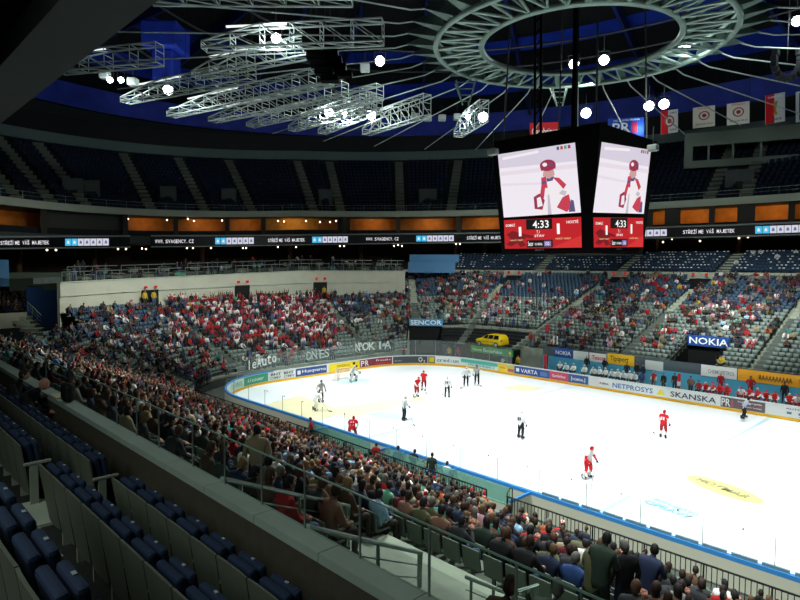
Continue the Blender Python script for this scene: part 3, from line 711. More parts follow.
# slab carrying the display ribbon, boxes above it, rim of the upper tier
def ribbon_slab(name, da0, da1, z0, z1, m, t0=T0, t1=T1):
    A, B = ell_pts(da0, 110, t0, t1), ell_pts(da1, 110, t0, t1); g = MB()
    g.strip(z3(A, z0), z3(A, z1)); g.strip(z3(A, z1), z3(B, z1)); g.strip(z3(A, z0), z3(B, z0)); return struct(g.build(name, m, None, True))
ribbon_slab('floor_box_level', .1, 12, 15.95, 17.0, mat('slab_grey', '#3a4240', .8))
ribbon_slab('wall_box_front', .9, 1.1, 17.0, 17.85, mat('box_front', '#14181a', .7))
ribbon_slab('ceiling_box', 0, 12, 20.0, 20.12, m_dkgrey)
ribbon_slab('trim_rim', -.1, .5, 20.0, 20.95, mat('rim_cream', '#a3ab99', .7))
ribbon_slab('trim_rim_lower', -.25, .3, 20.0, 20.22, mat('rim_cream', '#a3ab99'))
m_goldwall = mat('lounge_gold', '#c08a34', .55, noise=.3, nscale=1.5)
def wall_px(name, X0, X1, da, z0, z1, m, n=8):
    P = [ell_px(EA+da, EB+da, X0+(X1-X0)*i/n)[0] for i in range(n+1)]; g = MB(); g.band(P, z0, z1); return struct(g.build(name, m, None, True))
ORG = [(-40, 46, m_wood), (127, 176, m_wood), (178, 226, m_wood), (230, 262, m_wood), (266, 318, m_goldwall), (318, 338, m_wood), (350, 396, m_wood), (399, 456, m_wood), (461, 506, m_wood), (648, 669, m_wood), (671, 707, m_wood), (711, 741, m_wood), (745, 787, m_wood), (790, 850, m_wood)]
for X0, X1, m_ in ORG: wall_px('wall_box', X0, X1, 4.5, 17.0, 20.0, m_)
for X0, X1 in ((46, 127), (226, 230), (262, 266), (338, 350), (396, 399), (456, 461), (506, 648), (669, 671), (707, 711), (741, 745), (787, 790), (176, 178)):
    wall_px('wall_box_dark', X0, X1, 4.0 if X1-X0 < 30 else 1.3, 17.0, 20.0, m_dkgrey if X1-X0 < 30 or X0 > 400 else mat('box_panel_grey', '#3c3d38', .8))
for X in (46, 127, 177, 228, 264, 344, 398, 458, 508, 648, 670, 709, 743, 788):
    p, _t = ell_px(EA+.8, EB+.8, X); g = MB(); d = (p-CAM[:2]); d /= np.linalg.norm(d)
    g.box((*p, 18.5), (.7 if X not in (670, 743) else 2.0, 1.6, 3.0), (d[1], -d[0], 0), (*d, 0)); struct(g.build('pillar_box', mat('box_pillar', '#34312c', .8), None, True))
for i, (X, pw) in enumerate(((10, 16), (150, 30), (205, 36), (248, 26), (295, 44), (372, 40), (428, 48), (484, 48), (658, 36), (690, 44), (726, 44), (766, 48), (815, 40))):
    p, _t = ell_px(EA+2.2, EB+2.2, X); q, _t = ell_px(EA+4.5, EB+4.5, X)
    zz = warp_pts([(*p, 19.8)])[0][2]
    light('AREA', 'box_lamp', (*p, zz), pw*.9, (1.0, .62, .22), 3.2, (*q, zz-1.8), spread=160, sizey=.4)
m_bulb = mat('warm_bulb', (1, .8, .5), .5, emit=(1.0, .72, .38), estr=6)
BUL = [(128, 219), (167, 220), (188, 219), (194, 221), (222, 220.5), (278, 221), (284, 221.5), (306, 221), (320, 222), (330, 222), (336, 221), (47, 250), (56, 250), (118, 249), (126, 249), (142, 248.5), (146, 249), (187, 248), (193, 248), (211, 248), (243, 248), (246, 248), (278, 247), (296, 247), (340, 246), (344, 246), (394, 246), (398, 245), (402, 246), (456, 244), (460, 244), (663, 242), (672, 239), (739, 238), (748, 237), (700, 241)]
for n_, (X, Y_) in enumerate(sorted(BUL)):
    q = ell_hit(EA+(1.6 if Y_ < 230 else 5), EB+(1.6 if Y_ < 230 else 5), X, Y_)
    o = thing('lounge_lamp', 'small warm round lamp in the lounges, %s from the left' % ordinal(n_+1), 'lamp', q, group='warm lamps of the lounges')
    g = MB(); g.ball((0, 0, 0), .13, 8, 6); g.build('bulb', m_bulb, o); g = MB(); g.tube([(0, 0, .12), (0, 0, .3)], .06, 6); g.build('socket', m_dkgrey, o)
# display ribbon
m_led_off = mat('display_black', (.004, .004, .005), .4); m_led_w = mat('display_white', (.8, .8, .85), .5, emit=(.95, .93, 1.0), estr=.85); m_led_c = mat('display_cyan', (.1, .5, .8), .5, emit=(.08, .55, .9), estr=.9)
m_led_l = mat('display_lilac', (.8, .8, .85), .5, emit=(.78, .78, .93), estr=.8); m_led_d = mat('display_ink', (.3, .35, .6), .5, emit=(.3, .36, .62), estr=.4)
m_frame = mat('ribbon_frame', '#8b9490', .5, .3)
RY_ = lambda X: np.interp(X, [-40, 0, 65, 130, 150, 230, 300, 360, 400, 450, 500, 650, 720, 800, 850], [243.3, 243, 242.3, 241.8, 241.5, 241, 240, 239.2, 238.8, 238.3, 237.6, 233, 231.2, 228.6, 227])
RH_ = lambda X: np.interp(X, [0, 130, 300, 400, 500, 650, 800], [10, 9.5, 8.5, 8, 8, 9, 10.5])
def rib_p(X, dy):
    return ell_hit(EA-.25, EB-.25, X, RY_(X)+dy*RH_(X)/2)
def ribbon(X0, X1, label):
    t = thing('ribbon_display', label, 'display'); n = max(4, int((X1-X0)/8)); xs = [X0+(X1-X0)*i/n for i in range(n+1)]
    g = MB(); g.strip([rib_p(x, 1) for x in xs], [rib_p(x, -1) for x in xs]); back = lambda x, dy: rib_p(x, dy)+np.r_[(rib_p(x, 0)-CAM)[:2]/np.linalg.norm((rib_p(x, 0)-CAM)[:2])*.3, 0]
    g.strip([back(x, 1) for x in xs], [back(x, -1) for x in xs]); g.build('screen', m_led_off, t)
    g = MB(); g.tube([rib_p(x, 1.15) for x in xs], .10, 6); g.tube([rib_p(x, -1.2) for x in xs], .13, 6); g.build('frame', m_frame, t); return t
def rtext(t, s, X0, X1):
    k = len(s)
    for i, ch in enumerate(s):
        if ch == ' ': continue
        xa, xb = X0+(X1-X0)*i/k, X0+(X1-X0)*(i+.86)/k; a, b = rib_p(xa, .38), rib_p(xb, .38); h = (rib_p(xa, -.38)-rib_p(xa, .38))[2]
        acc = ch in 'ŘŽÍÁŠ'
        text(ch, a, b-a, (0, 0, 1), np.linalg.norm(b-a)*(.35 if ch in 'IÍ.' else 1), h*(1.25 if acc else .12 if ch == '.' else 1), m_led_w, t, off=-.06 if False else .06)
def rsq(t, X0, X1, cols):
    k = len(cols); w = (X1-X0)/k
    for i, m_ in enumerate(cols):
        a, b = X0+w*i+.25, X0+w*(i+1)-.25; e = lambda x, dy: rib_p(x, dy)-np.r_[(rib_p(x, 0)-CAM)[:2]/np.linalg.norm((rib_p(x, 0)-CAM)[:2])*.06, 0]
        g = MB(); g.quad(e(a, .72), e(b, .72), e(b, -.72), e(a, -.72)); o = g.build('display_tile', m_led_c if m_ == 'c' else m_led_l, t)
        e2 = lambda x, dy: rib_p(x, dy)-np.r_[(rib_p(x, 0)-CAM)[:2]/np.linalg.norm((rib_p(x, 0)-CAM)[:2])*.1, 0]
        g = MB(); mx_ = (a+b)/2; g.quad(e2(mx_-w*.22, .3), e2(mx_+w*.22, .3), e2(mx_+w*.12, -.3), e2(mx_-w*.12, -.3)); g.build('tile_mark', m_led_w if m_ == 'c' else m_led_d, o)
r1 = ribbon(-40, 130, 'display ribbon at far left, ending at a gap before the web address'); r2 = ribbon(151, 520, 'long middle display ribbon with the web address behind the goal end'); r3 = ribbon(520, 850, 'display ribbon on the right, passing behind the scoreboard cube')
SM = 'STŘEŽÍME VÁŠ MAJETEK'; WA = 'WWW.SVAGENCY.CZ'
rtext(r1, SM, 0, 49); rsq(r1, 65, 109, 'ccwwwww'); rtext(r2, WA, 155, 194); rsq(r2, 215, 254, 'ccwwwww'); rtext(r2, SM, 268, 305); rsq(r2, 312, 348, 'ccwwwww')
rtext(r2, WA, 366, 399); rsq(r2, 416, 454, 'ccwwwww'); rtext(r2, SM, 467, 504); rsq(r3, 640, 667, 'wwww'); rtext(r3, SM, 683, 735); rsq(r3, 755, 806, 'ccwwwww')
# terrace railings, tables and furniture
def terrace_rail(lab, X0, X1, d, zoff, Xd=None):
    us = [u_px(d, x, 1.3, 3.9) for x in np.linspace(X0, X1, 5)]
    railing('grey railing on the end terrace, '+lab, [(*at_u(u, d)[0], zoff) for u in us], 1.0, 1.5, m_steel, 0, .035, 'terrace_railing', 'railing', True)
n_ = 0
for row, (d, zb, segs) in enumerate(((19.25, 11.1, [(63, 92), (97, 128), (131, 182), (186, 232), (236, 284), (288, 330), (334, 372), (376, 402)]), (22.3, 11.65, [(68, 118), (122, 176), (188, 228), (232, 276), (280, 322), (332, 372), (378, 404)]))):
    for i, (x0, x1) in enumerate(segs): terrace_rail('%s section from the left, %s tier' % (ordinal(i+1), ('lower', 'upper')[row]), x0, x1, d, zb)
m_table = mat('table_pale', '#8d9484', .6); m_tg = mat('teal_cloth', '#4e8f78', .6)
for i, X in enumerate(np.linspace(72, 396, 22)):
    d = 20.6 if i % 2 else 23.6; zb = 11.0 if i % 2 else 11.6
    p, n = at_u(u_px(d, X, 1.3, 3.9), d); zz = warp_pts([(*p, zb)])[0][2]
    t = thing('terrace_table', '%s table from the left along the end terrace' % ordinal(i+1), 'table', (*p, zz), group='tables on the end terrace')
    g = MB(); g.rbox((0, 0, .74), (1.5, .8, .05), .02, (n[1], -n[0], 0), (*n, 0)); g.build('table_top', m_table, t)
    g = MB(); g.tube([(0, 0, 0), (0, 0, .72)], .05, 6); g.ball((0, 0, .02), (.3, .3, .03)); g.build('pedestal', m_steel, t)
    g = MB(); g.box((0, 0, .45), (1.3, .04, .5), (n[1], -n[0], 0), (*n, 0)); g.build('front_panel', m_tg if i % 5 == 2 else mat('table_panel', '#6f7566', .7), t)
# blue box panel in the far corner, and corner stand at far left
p0, t0_ = ell_px(60, 44, 408); p1, t1_ = ell_px(60, 44, 455)
a, b = CAM+ray(408, 270)*t0_*.97, CAM+ray(455, 268)*t1_*.97
g = MB(); g.band([b[:2], a[:2]], a[2]-.4, a[2]+1.2, -.3); g.band([b[:2]+(.0, .9), a[:2]+(-.6, .9)], a[2]+1.2, a[2]+2.4, -.3); tag(g.build('press_box', mat('press_blue', '#4b7ba3', .6)), 'blue fronted two tier box in the far corner', 'press box')
P = [pd(-30, 329, 63), pd(0, 321, 64), pd(27, 314, 66)]
g = MB(); g.band([q[:2] for q in P], 5.0, 6.6, .3); struct(g.build('wall_corner', m_cream_wall))
P = [pd(27, 290, 67), pd(57, 290, 70)]; g = MB(); g.band([q[:2] for q in P], 2.5, 9.3, .2); struct(g.build('wall_blue', mat('wall_navy', '#2a4d80', .7)))
P = [pd(57, 290, 70), pd(62, 290, 70.5)]; g = MB(); g.band([q[:2] for q in P], 2.5, 9.6, .3); struct(g.build('wall_end_edge', m_cream_wall))
g = MB(); cs = []
for k in range(7):
    A = pd(-40, 300, 65+1.0*k), pd(27, 300, 67+1.0*k); B = pd(-40, 300, 66+1.0*k), pd(27, 300, 68+1.0*k); z = 6.2+.42*k
    g.strip(z3(A, z-.42), z3(A, z)); g.strip(z3(A, z), z3(B, z)); cs.append((A, z))
struct(g.build('floor_corner_stand', m_dark_conc))
CORNER_ROWS = cs
g = MB(); q0, q1 = pd(9, 270, 66)[:2], pd(-40, 270, 64)[:2]; g.band([q0, q1], 9.4, 12.3, .2); struct(g.build('wall_blue_upper', mat('press_blue', '#4b7ba3', .6)))
g = MB(); q0, q1 = pd(70, 270, 70)[:2], pd(9, 270, 67)[:2]; g.band([q0, q1], 8.9, 10.9, .2); struct(g.build('wall_green', mat('wall_olive', '#3d4a3a', .7)))
railing('grey stair railing beside the navy corner wall', [pd(28, 312, 65.5), pd(42, 326, 64)], 1.1, .9, m_grey_rail, 2)
g = MB()
for k in range(8):
    q = pd(20+4.2*k, 318+3.9*k, 66-.5*k); g.box(q, (2.0, 1.2, .35), (_r[0], _r[1], 0), (-_r[1], _r[0], 0))
struct(g.build('floor_corner_stairs', m_conc_lt))
# ---- upper tier
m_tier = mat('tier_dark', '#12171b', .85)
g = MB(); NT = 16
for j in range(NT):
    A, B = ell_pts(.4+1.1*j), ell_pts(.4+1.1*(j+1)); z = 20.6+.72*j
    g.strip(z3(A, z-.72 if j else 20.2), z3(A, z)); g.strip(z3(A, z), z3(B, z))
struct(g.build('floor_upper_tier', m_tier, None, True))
g = MB(); STR = [(54, 0), (88, 40), (153, 125), (206, 179), (253, 229), (314, 297), (341, 329), (400, 398), (450, 457), (706, 731), (742, 760), (20, -40)]
for xb, xt in STR:
    a, _t = ell_px(EA+.5, EB+.5, xb); b, _t = ell_px(EA+17.5, EB+17.5, xt); d = b-a; d /= np.linalg.norm(d); L = np.linalg.norm(b-a)
    for j in range(15):
        q = a+d*(L*(j+.5)/15); g.box((*q, 20.75+.72*15.6*(j+.5)/15*1.0), (1.5, L/15, .5), (d[1], -d[0], 0), (*d, 0))
struct(g.build('floor_upper_stairs', mat('tier_stairs', '#5a6154', .8), None, True))
for n_, (X, w) in enumerate(((76, 2.6), (95, 2), (170, 2.4), (230, 2.4), (326, 2.4), (427, 3), (735, 3.4))):
    p, _t = ell_px(EA+5, EB+5, X); d = p-CAM[:2]; d /= np.linalg.norm(d); Xv, Yv = (d[1], -d[0], 0), (*d, 0)
    g = MB(); g.box((*p, 22.8), (w, 3.0, 4.4), Xv, Yv); o = struct(g.build('wall_tier_exit', mat('tier_exit_grey', '#454d4b', .8), None, True))
    g = MB(); q = p-d*1.52; g.box((*q, 22.4), (.9, .06, 2.0), Xv, Yv); g.build('doorway', m_black, o, True)
A = ell_pts(.15); g = MB(); g.tube(z3(A, 21.9), .03, 4); g.tube(z3(A, 21.45), .02, 4)
tr = tag(bpy.data.objects.new('tier_railing', None), 'thin grey rail along the front of the dark upper tier', 'railing'); COL.objects.link(tr)
g.build('rails', m_grey_rail, tr, True); g = MB()
for p in A[::2]: g.tube([(*p, 20.9), (*p, 21.9)], .025, 4)
g.build('posts', m_grey_rail, tr, True)
# press gallery on the right and the pale strip above the tier
ribbon_slab('wall_upper', 18.2, 18.6, 30, 37, m_black); ribbon_slab('trim_upper', 17.6, 18.3, 32.4, 34.0, mat('trim_green_grey', '#5b6e67', .8))
Pg = [pd(x, y, D) for x, y, D in ((684, 157, 88), (740, 148, 85), (830, 134, 80))]
g = MB(); g.band([q[:2] for q in Pg], 26.2, 27.2, .5); g.band([q[:2] for q in Pg], 29.3, 31.2, .5); g.band([(Pg[0]+(Pg[1]-Pg[0])*f)[:2] for f in (0, .16)], 27.2, 29.3, .5)
for f in (.28, .55, .85): g.band([(Pg[0]+(Pg[1]-Pg[0])*q)[:2] for q in (f*1.6-.02, f*1.6+.02)], 27.2, 29.3, .3)
struct(g.build('wall_press_gallery', mat('gallery_grey', '#6a7568', .8)))
# ---- roof
m_roof_b = mat('roof_blue', '#16309a', .6, noise=.55, nscale=.35); m_roof_k = mat('roof_black', '#05070a', .9)
ROOF = [(18.5, 37.0, m_black), (17.5, 37.0, m_roof_b), (16.3, 40.3, m_roof_k), (8.5, 41.5, m_roof_b), (3.0, 42.6, m_roof_k), (-5, 43.5, m_roof_b), (-9, 44.0, m_roof_k), (-25, 45.0, m_roof_k), (-40, 45.6, None)]
def ell_full(da): return ellipse(EA+da, max(6, EB+da), 0, 360, 96)
for i in range(len(ROOF)-1):
    (d0, z0, m_), (d1, z1, _m) = ROOF[i], ROOF[i+1]; g = MB(); g.strip(z3(ell_full(d0), z0), z3(ell_full(d1), z1)); struct(g.build('ceiling_roof', m_))
g = MB(); g.add(z3(ell_full(-40), 45.6), [tuple(range(96))]); struct(g.build('ceiling_roof', m_roof_k))
for a in range(0, 360, 15):   # deep dark ribs under the blue ceiling
    ca, sa = math.cos(math.radians(a)), math.sin(math.radians(a)); g = MB()
    p0 = ((EA+16)*ca, (EB+16)*sa); p1 = ((EA-24)*ca, (EB-24)*sa); d = np.array(p1)-p0; L = np.linalg.norm(d); d /= L
    g.add([(*p0, 40.9), (*p1, 44.9), (*p1, 43.4), (*p0, 39.2)]+[(p0[0]-d[1]*.4, p0[1]+d[0]*.4, 40.9), (p1[0]-d[1]*.4, p1[1]+d[0]*.4, 44.9), (p1[0]-d[1]*.4, p1[1]+d[0]*.4, 43.4), (p0[0]-d[1]*.4, p0[1]+d[0]*.4, 39.2)], [(0, 1, 2, 3), (4, 5, 6, 7), (3, 2, 6, 7), (0, 3, 7, 4), (1, 2, 6, 5)])
    struct(g.build('ceiling_rib', mat('rib_navy', '#0c1c55', .7)))
for r in (30, 37):
    g = MB(); g.tube([(r*1.15*math.cos(t), r*.85*math.sin(t), 38-.02*r) for t in np.linspace(0, 2*math.pi, 72)], .12, 5); tag(g.build('roof_hoop', m_dkgrey), 'thin dark %s hoop cable under the blue roof' % ('inner' if r == 30 else 'outer'), 'cable')
# blue duct block upper left
bc = pd(166, 40, 62); t = thing('roof_duct', 'angular blue ventilation block under the roof at upper left', 'duct'); g = MB(); g.rbox(bc, (3.6, 4, 2.6), .2, (_r[0], _r[1], 0), (-_r[1], _r[0], 0)); g.build('casing', m_roof_b, t); g = MB(); g.rbox(bc-(0, 0, 2.8), (2.2, 2.4, 3.0), .2, (_r[0], _r[1], 0), (-_r[1], _r[0], 0)); g.build('outlet', m_roof_b, t)
# ---- steel ring with radial rods
RC = np.array((-.3, 0.0)); RZ = 27.5
ring = thing('roof_ring', 'large pale green steel ring truss hanging over the centre of the ice', 'roof truss')
m_ring = mat('ring_green', '#94aca2', .45, .25)
circ = lambda r, z, n=72: [(RC[0]+r*math.cos(2*math.pi*i/n), RC[1]+r*math.sin(2*math.pi*i/n), z) for i in range(n)]
g = MB(); g.tube(circ(10.0, RZ), .19, 8, True); g.tube(circ(10.25, RZ+1.3), .15, 8, True); g.build('outer_chord', m_ring, ring, smooth=True)
g = MB(); g.tube(circ(6.75, RZ+.1), .22, 8, True); g.build('inner_chord', m_ring, ring, smooth=True)
for i in range(36):
    a = math.radians(10*i); b = math.radians(10*i+5); P_ = lambda r, a_, z: (RC[0]+r*math.cos(a_), RC[1]+r*math.sin(a_), z)
    g = MB(); g.tube([P_(10.0, a, RZ), P_(6.75, b, RZ+.1)], .11, 6); g.tube([P_(10.0, a, RZ), P_(6.75, a-math.radians(5), RZ+.1)], .09, 6); g.tube([P_(10.25, a, RZ+1.3), P_(6.75, b, RZ+.1)], .08, 5); g.build('brace', m_ring, ring)
    g = MB()
    for s in (-1, 1):
        g.add([P_(10.0, a-.05, RZ+.1), P_(10.0, a+.05, RZ+.1), P_(12.2, a, RZ+.45), P_(10.2, a, RZ+1.3)], [(0, 1, 2), (0, 2, 3), (1, 3, 2)])
    g.build('gusset', m_ring, ring)
    rr = 34+6*abs(math.cos(a)); g = MB(); g.tube([P_(12.0, a, RZ+.42), P_(13, a, RZ+.2), P_(rr, a, RZ-.1)], .055, 5); g.build('tie_rod', m_truss, ring)
# ---- radial box trusses
def box_truss(label, A, B, h, w=1.0, taper=True):
    """A = outer tip, B = inner end, on the bottom chord"""
    t = thing('box_truss', label, 'roof truss', group='white lattice trusses under the roof')
    A, B = np.array(A), np.array(B); d = B-A; L = np.linalg.norm(d); d /= L; s = np.array((-d[1], d[0], 0)); s /= np.linalg.norm(s); Z = np.array((0, 0, 1))
    n = max(4, int(L/1.9)); hh = lambda f: h*(min(1, .3+f*2.2) if taper else 1)
    bot = [[A+d*L*i/n+s*w/2*k for i in range(n+1)] for k in (-1, 1)]; top = [[A+d*L*i/n+s*w/2*k+Z*hh(i/n) for i in range(n+1)] for k in (-1, 1)]
    for nm, rows in (('lower_chord', bot), ('upper_chord', top)):
        for r_ in rows: g = MB(); g.tube(r_, .075, 5); g.build(nm, m_truss, t)
    g = MB()
    for k in (0, 1):
        for i in range(n+1):
            g.tube([bot[k][i], top[k][i]], .04, 4)
            if i < n: g.tube([top[k][i], bot[k][i+1]], .045, 4)
    for i in range(n+1):
        g.tube([bot[0][i], bot[1][i]], .035, 4); g.tube([top[0][i], top[1][i]], .035, 4)
        for f in (.3, .6): g.tube([bot[0][i]*(1-f)+top[0][i]*f, bot[1][i]*(1-f)+top[1][i]*f], .035, 4)
        if i < n: g.tube([top[0][i], top[1][i+1]], .04, 4); g.tube([bot[0][i], bot[1][i+1]], .04, 4)
    g.build('lattice', m_truss, t)
    g = MB(); q = A+d*L*.55
    for k in (-1, 1): g = MB(); g.tube([q+s*w/2*k+Z*hh(.55), q+s*w/2*k+Z*(h+12)], .02, 3); g.build('hanger', m_dkgrey, t)
    g = MB(); q = A+d*L*.3+Z*(hh(.3)+.12); g.box(q, (L*.34, .18, .1), d, s); g.build('lamp_strip', mat('strip_lamp', (.9, .95, .95), .4, emit=(.9, 1, .97), estr=1.1), t)
TR = [('nearest, highest in view', (204, 50), (383, 43), 1.5), ('highest at far left, under the soffit', (60, 73), (160, 64), 1.5), ('first from the left behind the top pair', (125, 103), (252, 80), 1.4), ('second from the left behind the top pair', (171, 117), (330, 84), 1.4), ('third from the left', (212, 122), (345, 97), 1.3),
      ('fourth from the left', (250, 127), (380, 99), 1.3), ('fifth from the left, with three floodlights', (292, 131), (373, 109), 1.6), ('steeply tilted one right of the three floodlights', (322, 134), (378, 112), 1.5), ('short wedge left of the ring', (366, 135), (427, 116), 2.2), ('short wedge under the ring', (458, 137), (484, 121), 2.2), ('just below the nearest, second highest', (196, 78), (312, 56), 1.4)]
for lab, a, b, h in TR: box_truss('white lattice truss, '+lab, pz(*a, 27.2), pz(*b, 27.2), h)
box_truss('white lattice truss crossing above the top edge', pz(150, 2, 27.6), pz(352, 3, 27.6), 1.6, taper=False)
for k, (X, Y_) in enumerate(((466, 80), (560, 84))):
    b = pz(X, Y_, 27.0) if k == 0 else pd(X, Y_, 56); t = thing('ladder_truss', 'small wedge lattice hanging under the ring, %s of two' % ('left', 'right')[k], 'roof truss'); g = MB()
    for s in (-1, 1):
        g.tube([b+_r*s*.8, b+_r*s*.25-(0, 0, 2.0)], .07, 5); g.tube([b+_r*s*.8+_f*.8, b+_r*s*.25-(0, 0, 2.0)], .06, 5)
    for f in (.1, .35, .6, .85): g.tube([b+_r*(.8-.55*f)-(0, 0, 2*f), b-_r*(.8-.55*f)-(0, 0, 2*f)], .05, 4)
    g.build('lattice', m_ring, t)
# ---- floodlights
m_flood = mat('flood_lens', (1, 1, 1), .3, emit=(.92, 1.0, 1.0), estr=30)
FL = [(121, 80, 58, 0), (168, 90, 60, 1), (276, 38, 44, 1), (380, 61, 56, 1), (329, 112, 66, 1), (345, 114, 66, 0), (371, 115, 67, 1), (468, 117, 70, 0), (483, 117, 72, 1), (574, 64, 57, 1), (604, 60, 57, 1), (649, 106, 66, 1), (664, 104, 66, 1), (586, 113, 72, 1), (687, 47, 46, 0), (797, 21, 44, 1), (110, 80, 58, 0)]
order = sorted(range(len(FL)), key=lambda i: FL[i][0])
for r_, i in enumerate(order):
    X, Y_, D, big = FL[i]; p = pd(X, Y_, D); d = CAM-p; d /= np.linalg.norm(d); rad = (4.6 if big else 2.7)*D/FPX
    t = thing('floodlight', 'bright round floodlight under the roof, %s from the left' % ordinal(r_+1), 'floodlight', p, group='floodlights under the roof')
    X_ = np.cross(d, (0, 0, 1)); X_ /= np.linalg.norm(X_)
    g = MB(); g.tube([d*.02, -d*.35], [rad*1.15, rad*.6], 12); g.build('housing', m_dkgrey, t)
    g = MB(); g.tube([d*.02, d*.07, d*.1], [rad, rad*.9, rad*.5], 16); g.build('lens', m_flood, t)
    g = MB(); g.tube([X_*rad*1.2, X_*rad*1.2+(0, 0, .8), -X_*rad*1.2+(0, 0, .8), -X_*rad*1.2], .03, 4); g.tube([(0, 0, .8), (0, 0, 2.2)], .04, 4); g.build('yoke', m_dkgrey, t)
    light('POINT', 'floodlight_glow', p+d*1.5-np.array((0, 0, .5)), 520 if big else 240, (.9, 1.0, 1.0), .3)
for i, (X, Y_) in enumerate(((415, 117), (428, 118), (442, 118), (457, 117), (105, 75), (133, 82), (365, 68))):
    p = pd(X, Y_, 73 if i < 4 else 58); t = thing('unlit_spotlight', 'small unlit box spotlight under the roof, %s from the left' % ordinal(sorted([415, 428, 442, 457, 105, 133, 365]).index(X)+1), 'spotlight', p)
    g = MB(); g.rbox((0, 0, 0), (.9, .9, .7), .1, (_r[0], _r[1], 0), (-_r[1], _r[0], 0)); g.build('body', mat('spot_grey', '#8c9490', .5), t); g = MB(); g.tube([(0, 0, .3), (0, 0, 1.4)], .04, 4); g.build('hanger', m_dkgrey, t)
# added near-white fill lights that brighten the blue roof
for (X, Y_, D, k) in ((60, 105, 88, .8), (140, 118, 92, .8), (230, 135, 100, 1), (330, 142, 106, 1), (430, 144, 108, 1), (520, 142, 104, 1), (640, 130, 92, 1), (760, 100, 80, .8)):
    p = pd(X, Y_, D*.84); light('SPOT', 'roof_fill_light', p, 900*k, (.75, .85, 1.0), 1.0, pd(X, Y_-22, D*1.02), angle=95)
for (x, y, k) in ((-30, 0, 1.2), (-20, 20, 1.2), (0, 28, 1), (-35, -20, .9), (12, 25, .7)):
    light('SPOT', 'roof_fill_light', (x, y, 31), 330*k, (.8, .9, 1.0), 1.0, (x*1.25, y*1.25, 43), angle=130)
m_hous = mat('cube_black', (.001, .001, .0012), .7, spec=.05)
# ---- speaker cluster and cable
def speaker_array(label, X, Y_, D, n, lean):
    b = pd(X, Y_, D); t = thing('speaker_array', label, 'loudspeaker', b); Xv = np.array((_r[0], _r[1], 0))
    for i in range(n):
        f = i/(n-1); q = np.array((0, 0, -f*.5*n))+Xv*lean*(f**2)*1.6+np.array((-_r[1], _r[0], 0))*(-f*f*.8)
        g = MB(); g.rbox(q, (1.3, .8, .46), .06, Xv, (-_r[1], _r[0], 0)); g.build('speaker_box', m_hous, t)
    g = MB(); g.tube([(0, 0, .2), (0, 0, 6)], .04, 4); g.tube([Xv*.4+(0, 0, .2), Xv*.4+(0, 0, 6)], .04, 4); g.build('hanging_chain', m_dkgrey, t)
speaker_array('black curved loudspeaker column, left one of the hanging pair', 311, 33, 44, 7, .9)
speaker_array('black curved loudspeaker column, right one of the hanging pair', 325, 30, 45, 7, .9)
b = pd(787, 68, 44); t = thing('speaker_ring', 'dark hanging loudspeaker hoop at the right edge', 'loudspeaker', b); g = MB()
Xv = np.array((_r[0], _r[1], 0))
for i in range(13):
    a = math.pi*(-.15+1.3*i/12); q = Xv*.95*math.cos(a)+np.array((0, 0, -1))*1.25*math.sin(a)+np.array((0, 0, .5)); g.rbox(q, (.4, .6, .42), .05)
g.build('speaker_box', mat('speaker_dark', '#20242a', .6), t); g = MB(); g.tube([(0, 0, .5), (0, 0, 7)], .03, 4); g.build('hanging_chain', m_dkgrey, t)
# ---- scoreboard cube
cube = thing('scoreboard_cube', 'black hanging scoreboard cube showing a hockey player and 1 to 1', 'scoreboard')
m_hous = mat('cube_black', (.001, .001, .0012), .7, spec=.05)
g = MB()
zb, zt = 12.75, 20.9
V = [(-4.45, -2.9, zb), (2.85, -2.9, zb), (2.85, 4.2, zb), (-4.45, 4.2, zb), (-5.0, -3.55, zt), (3.45, -3.55, zt), (3.45, 4.9, zt), (-5.0, 4.9, zt)]
g.add(V, [(0, 3, 2, 1), (4, 5, 6, 7), (0, 1, 5, 4), (1, 2, 6, 5), (2, 3, 7, 6), (3, 0, 4, 7)]); g.build('housing', m_hous, cube)
def scr(name, q, m, par): g = MB(); g.quad(*q); return g.build(name, m, par)
VL = [py(503.8, 217.5, -3.12), py(581, 212.5, -3.12), py(575, 142.5, -3.72), py(498, 154.5, -3.72)]
LL = [py(505, 248.8, -3.05), py(581.8, 247.5, -3.05), py(581.2, 216.8, -3.12), py(503.9, 220.2, -3.12)]
VR = [px(593, 212.5, 3.12), px(643.8, 213.8, 3.12), px(650.8, 150, 3.7), px(601.8, 142, 3.7)]
LR = [px(593.8, 247.5, 3.02), px(643, 247, 3.02), px(643.4, 217.8, 3.1), px(593.4, 217.3, 3.1)]
m_vid = mat('video_white', (.7, .68, .72), .4, emit=(.90, .84, .92), estr=.95)
def emis(n, col, s=.9): return mat('screen_'+n, col, .4, emit=col, estr=s)
def on(q, u, v, off=.0):
    a, b, c_, d = map(np.array, q); n = np.cross(b-a, d-a); n /= np.linalg.norm(n); p = (a*(1-u)+b*u)*(1-v)+(d*(1-u)+c_*u)*v; return p+n*off
def poly(q, pts, m, par, off, name): g = MB(); g.add([on(q, u, v, off) for u, v in pts], [tuple(range(len(pts)))]); return g.build(name, m, par)
def ov(cx, cy, rx, ry, n=18): return [(cx+rx*math.cos(2*math.pi*i/n), cy+ry*math.sin(2*math.pi*i/n)) for i in range(n)]
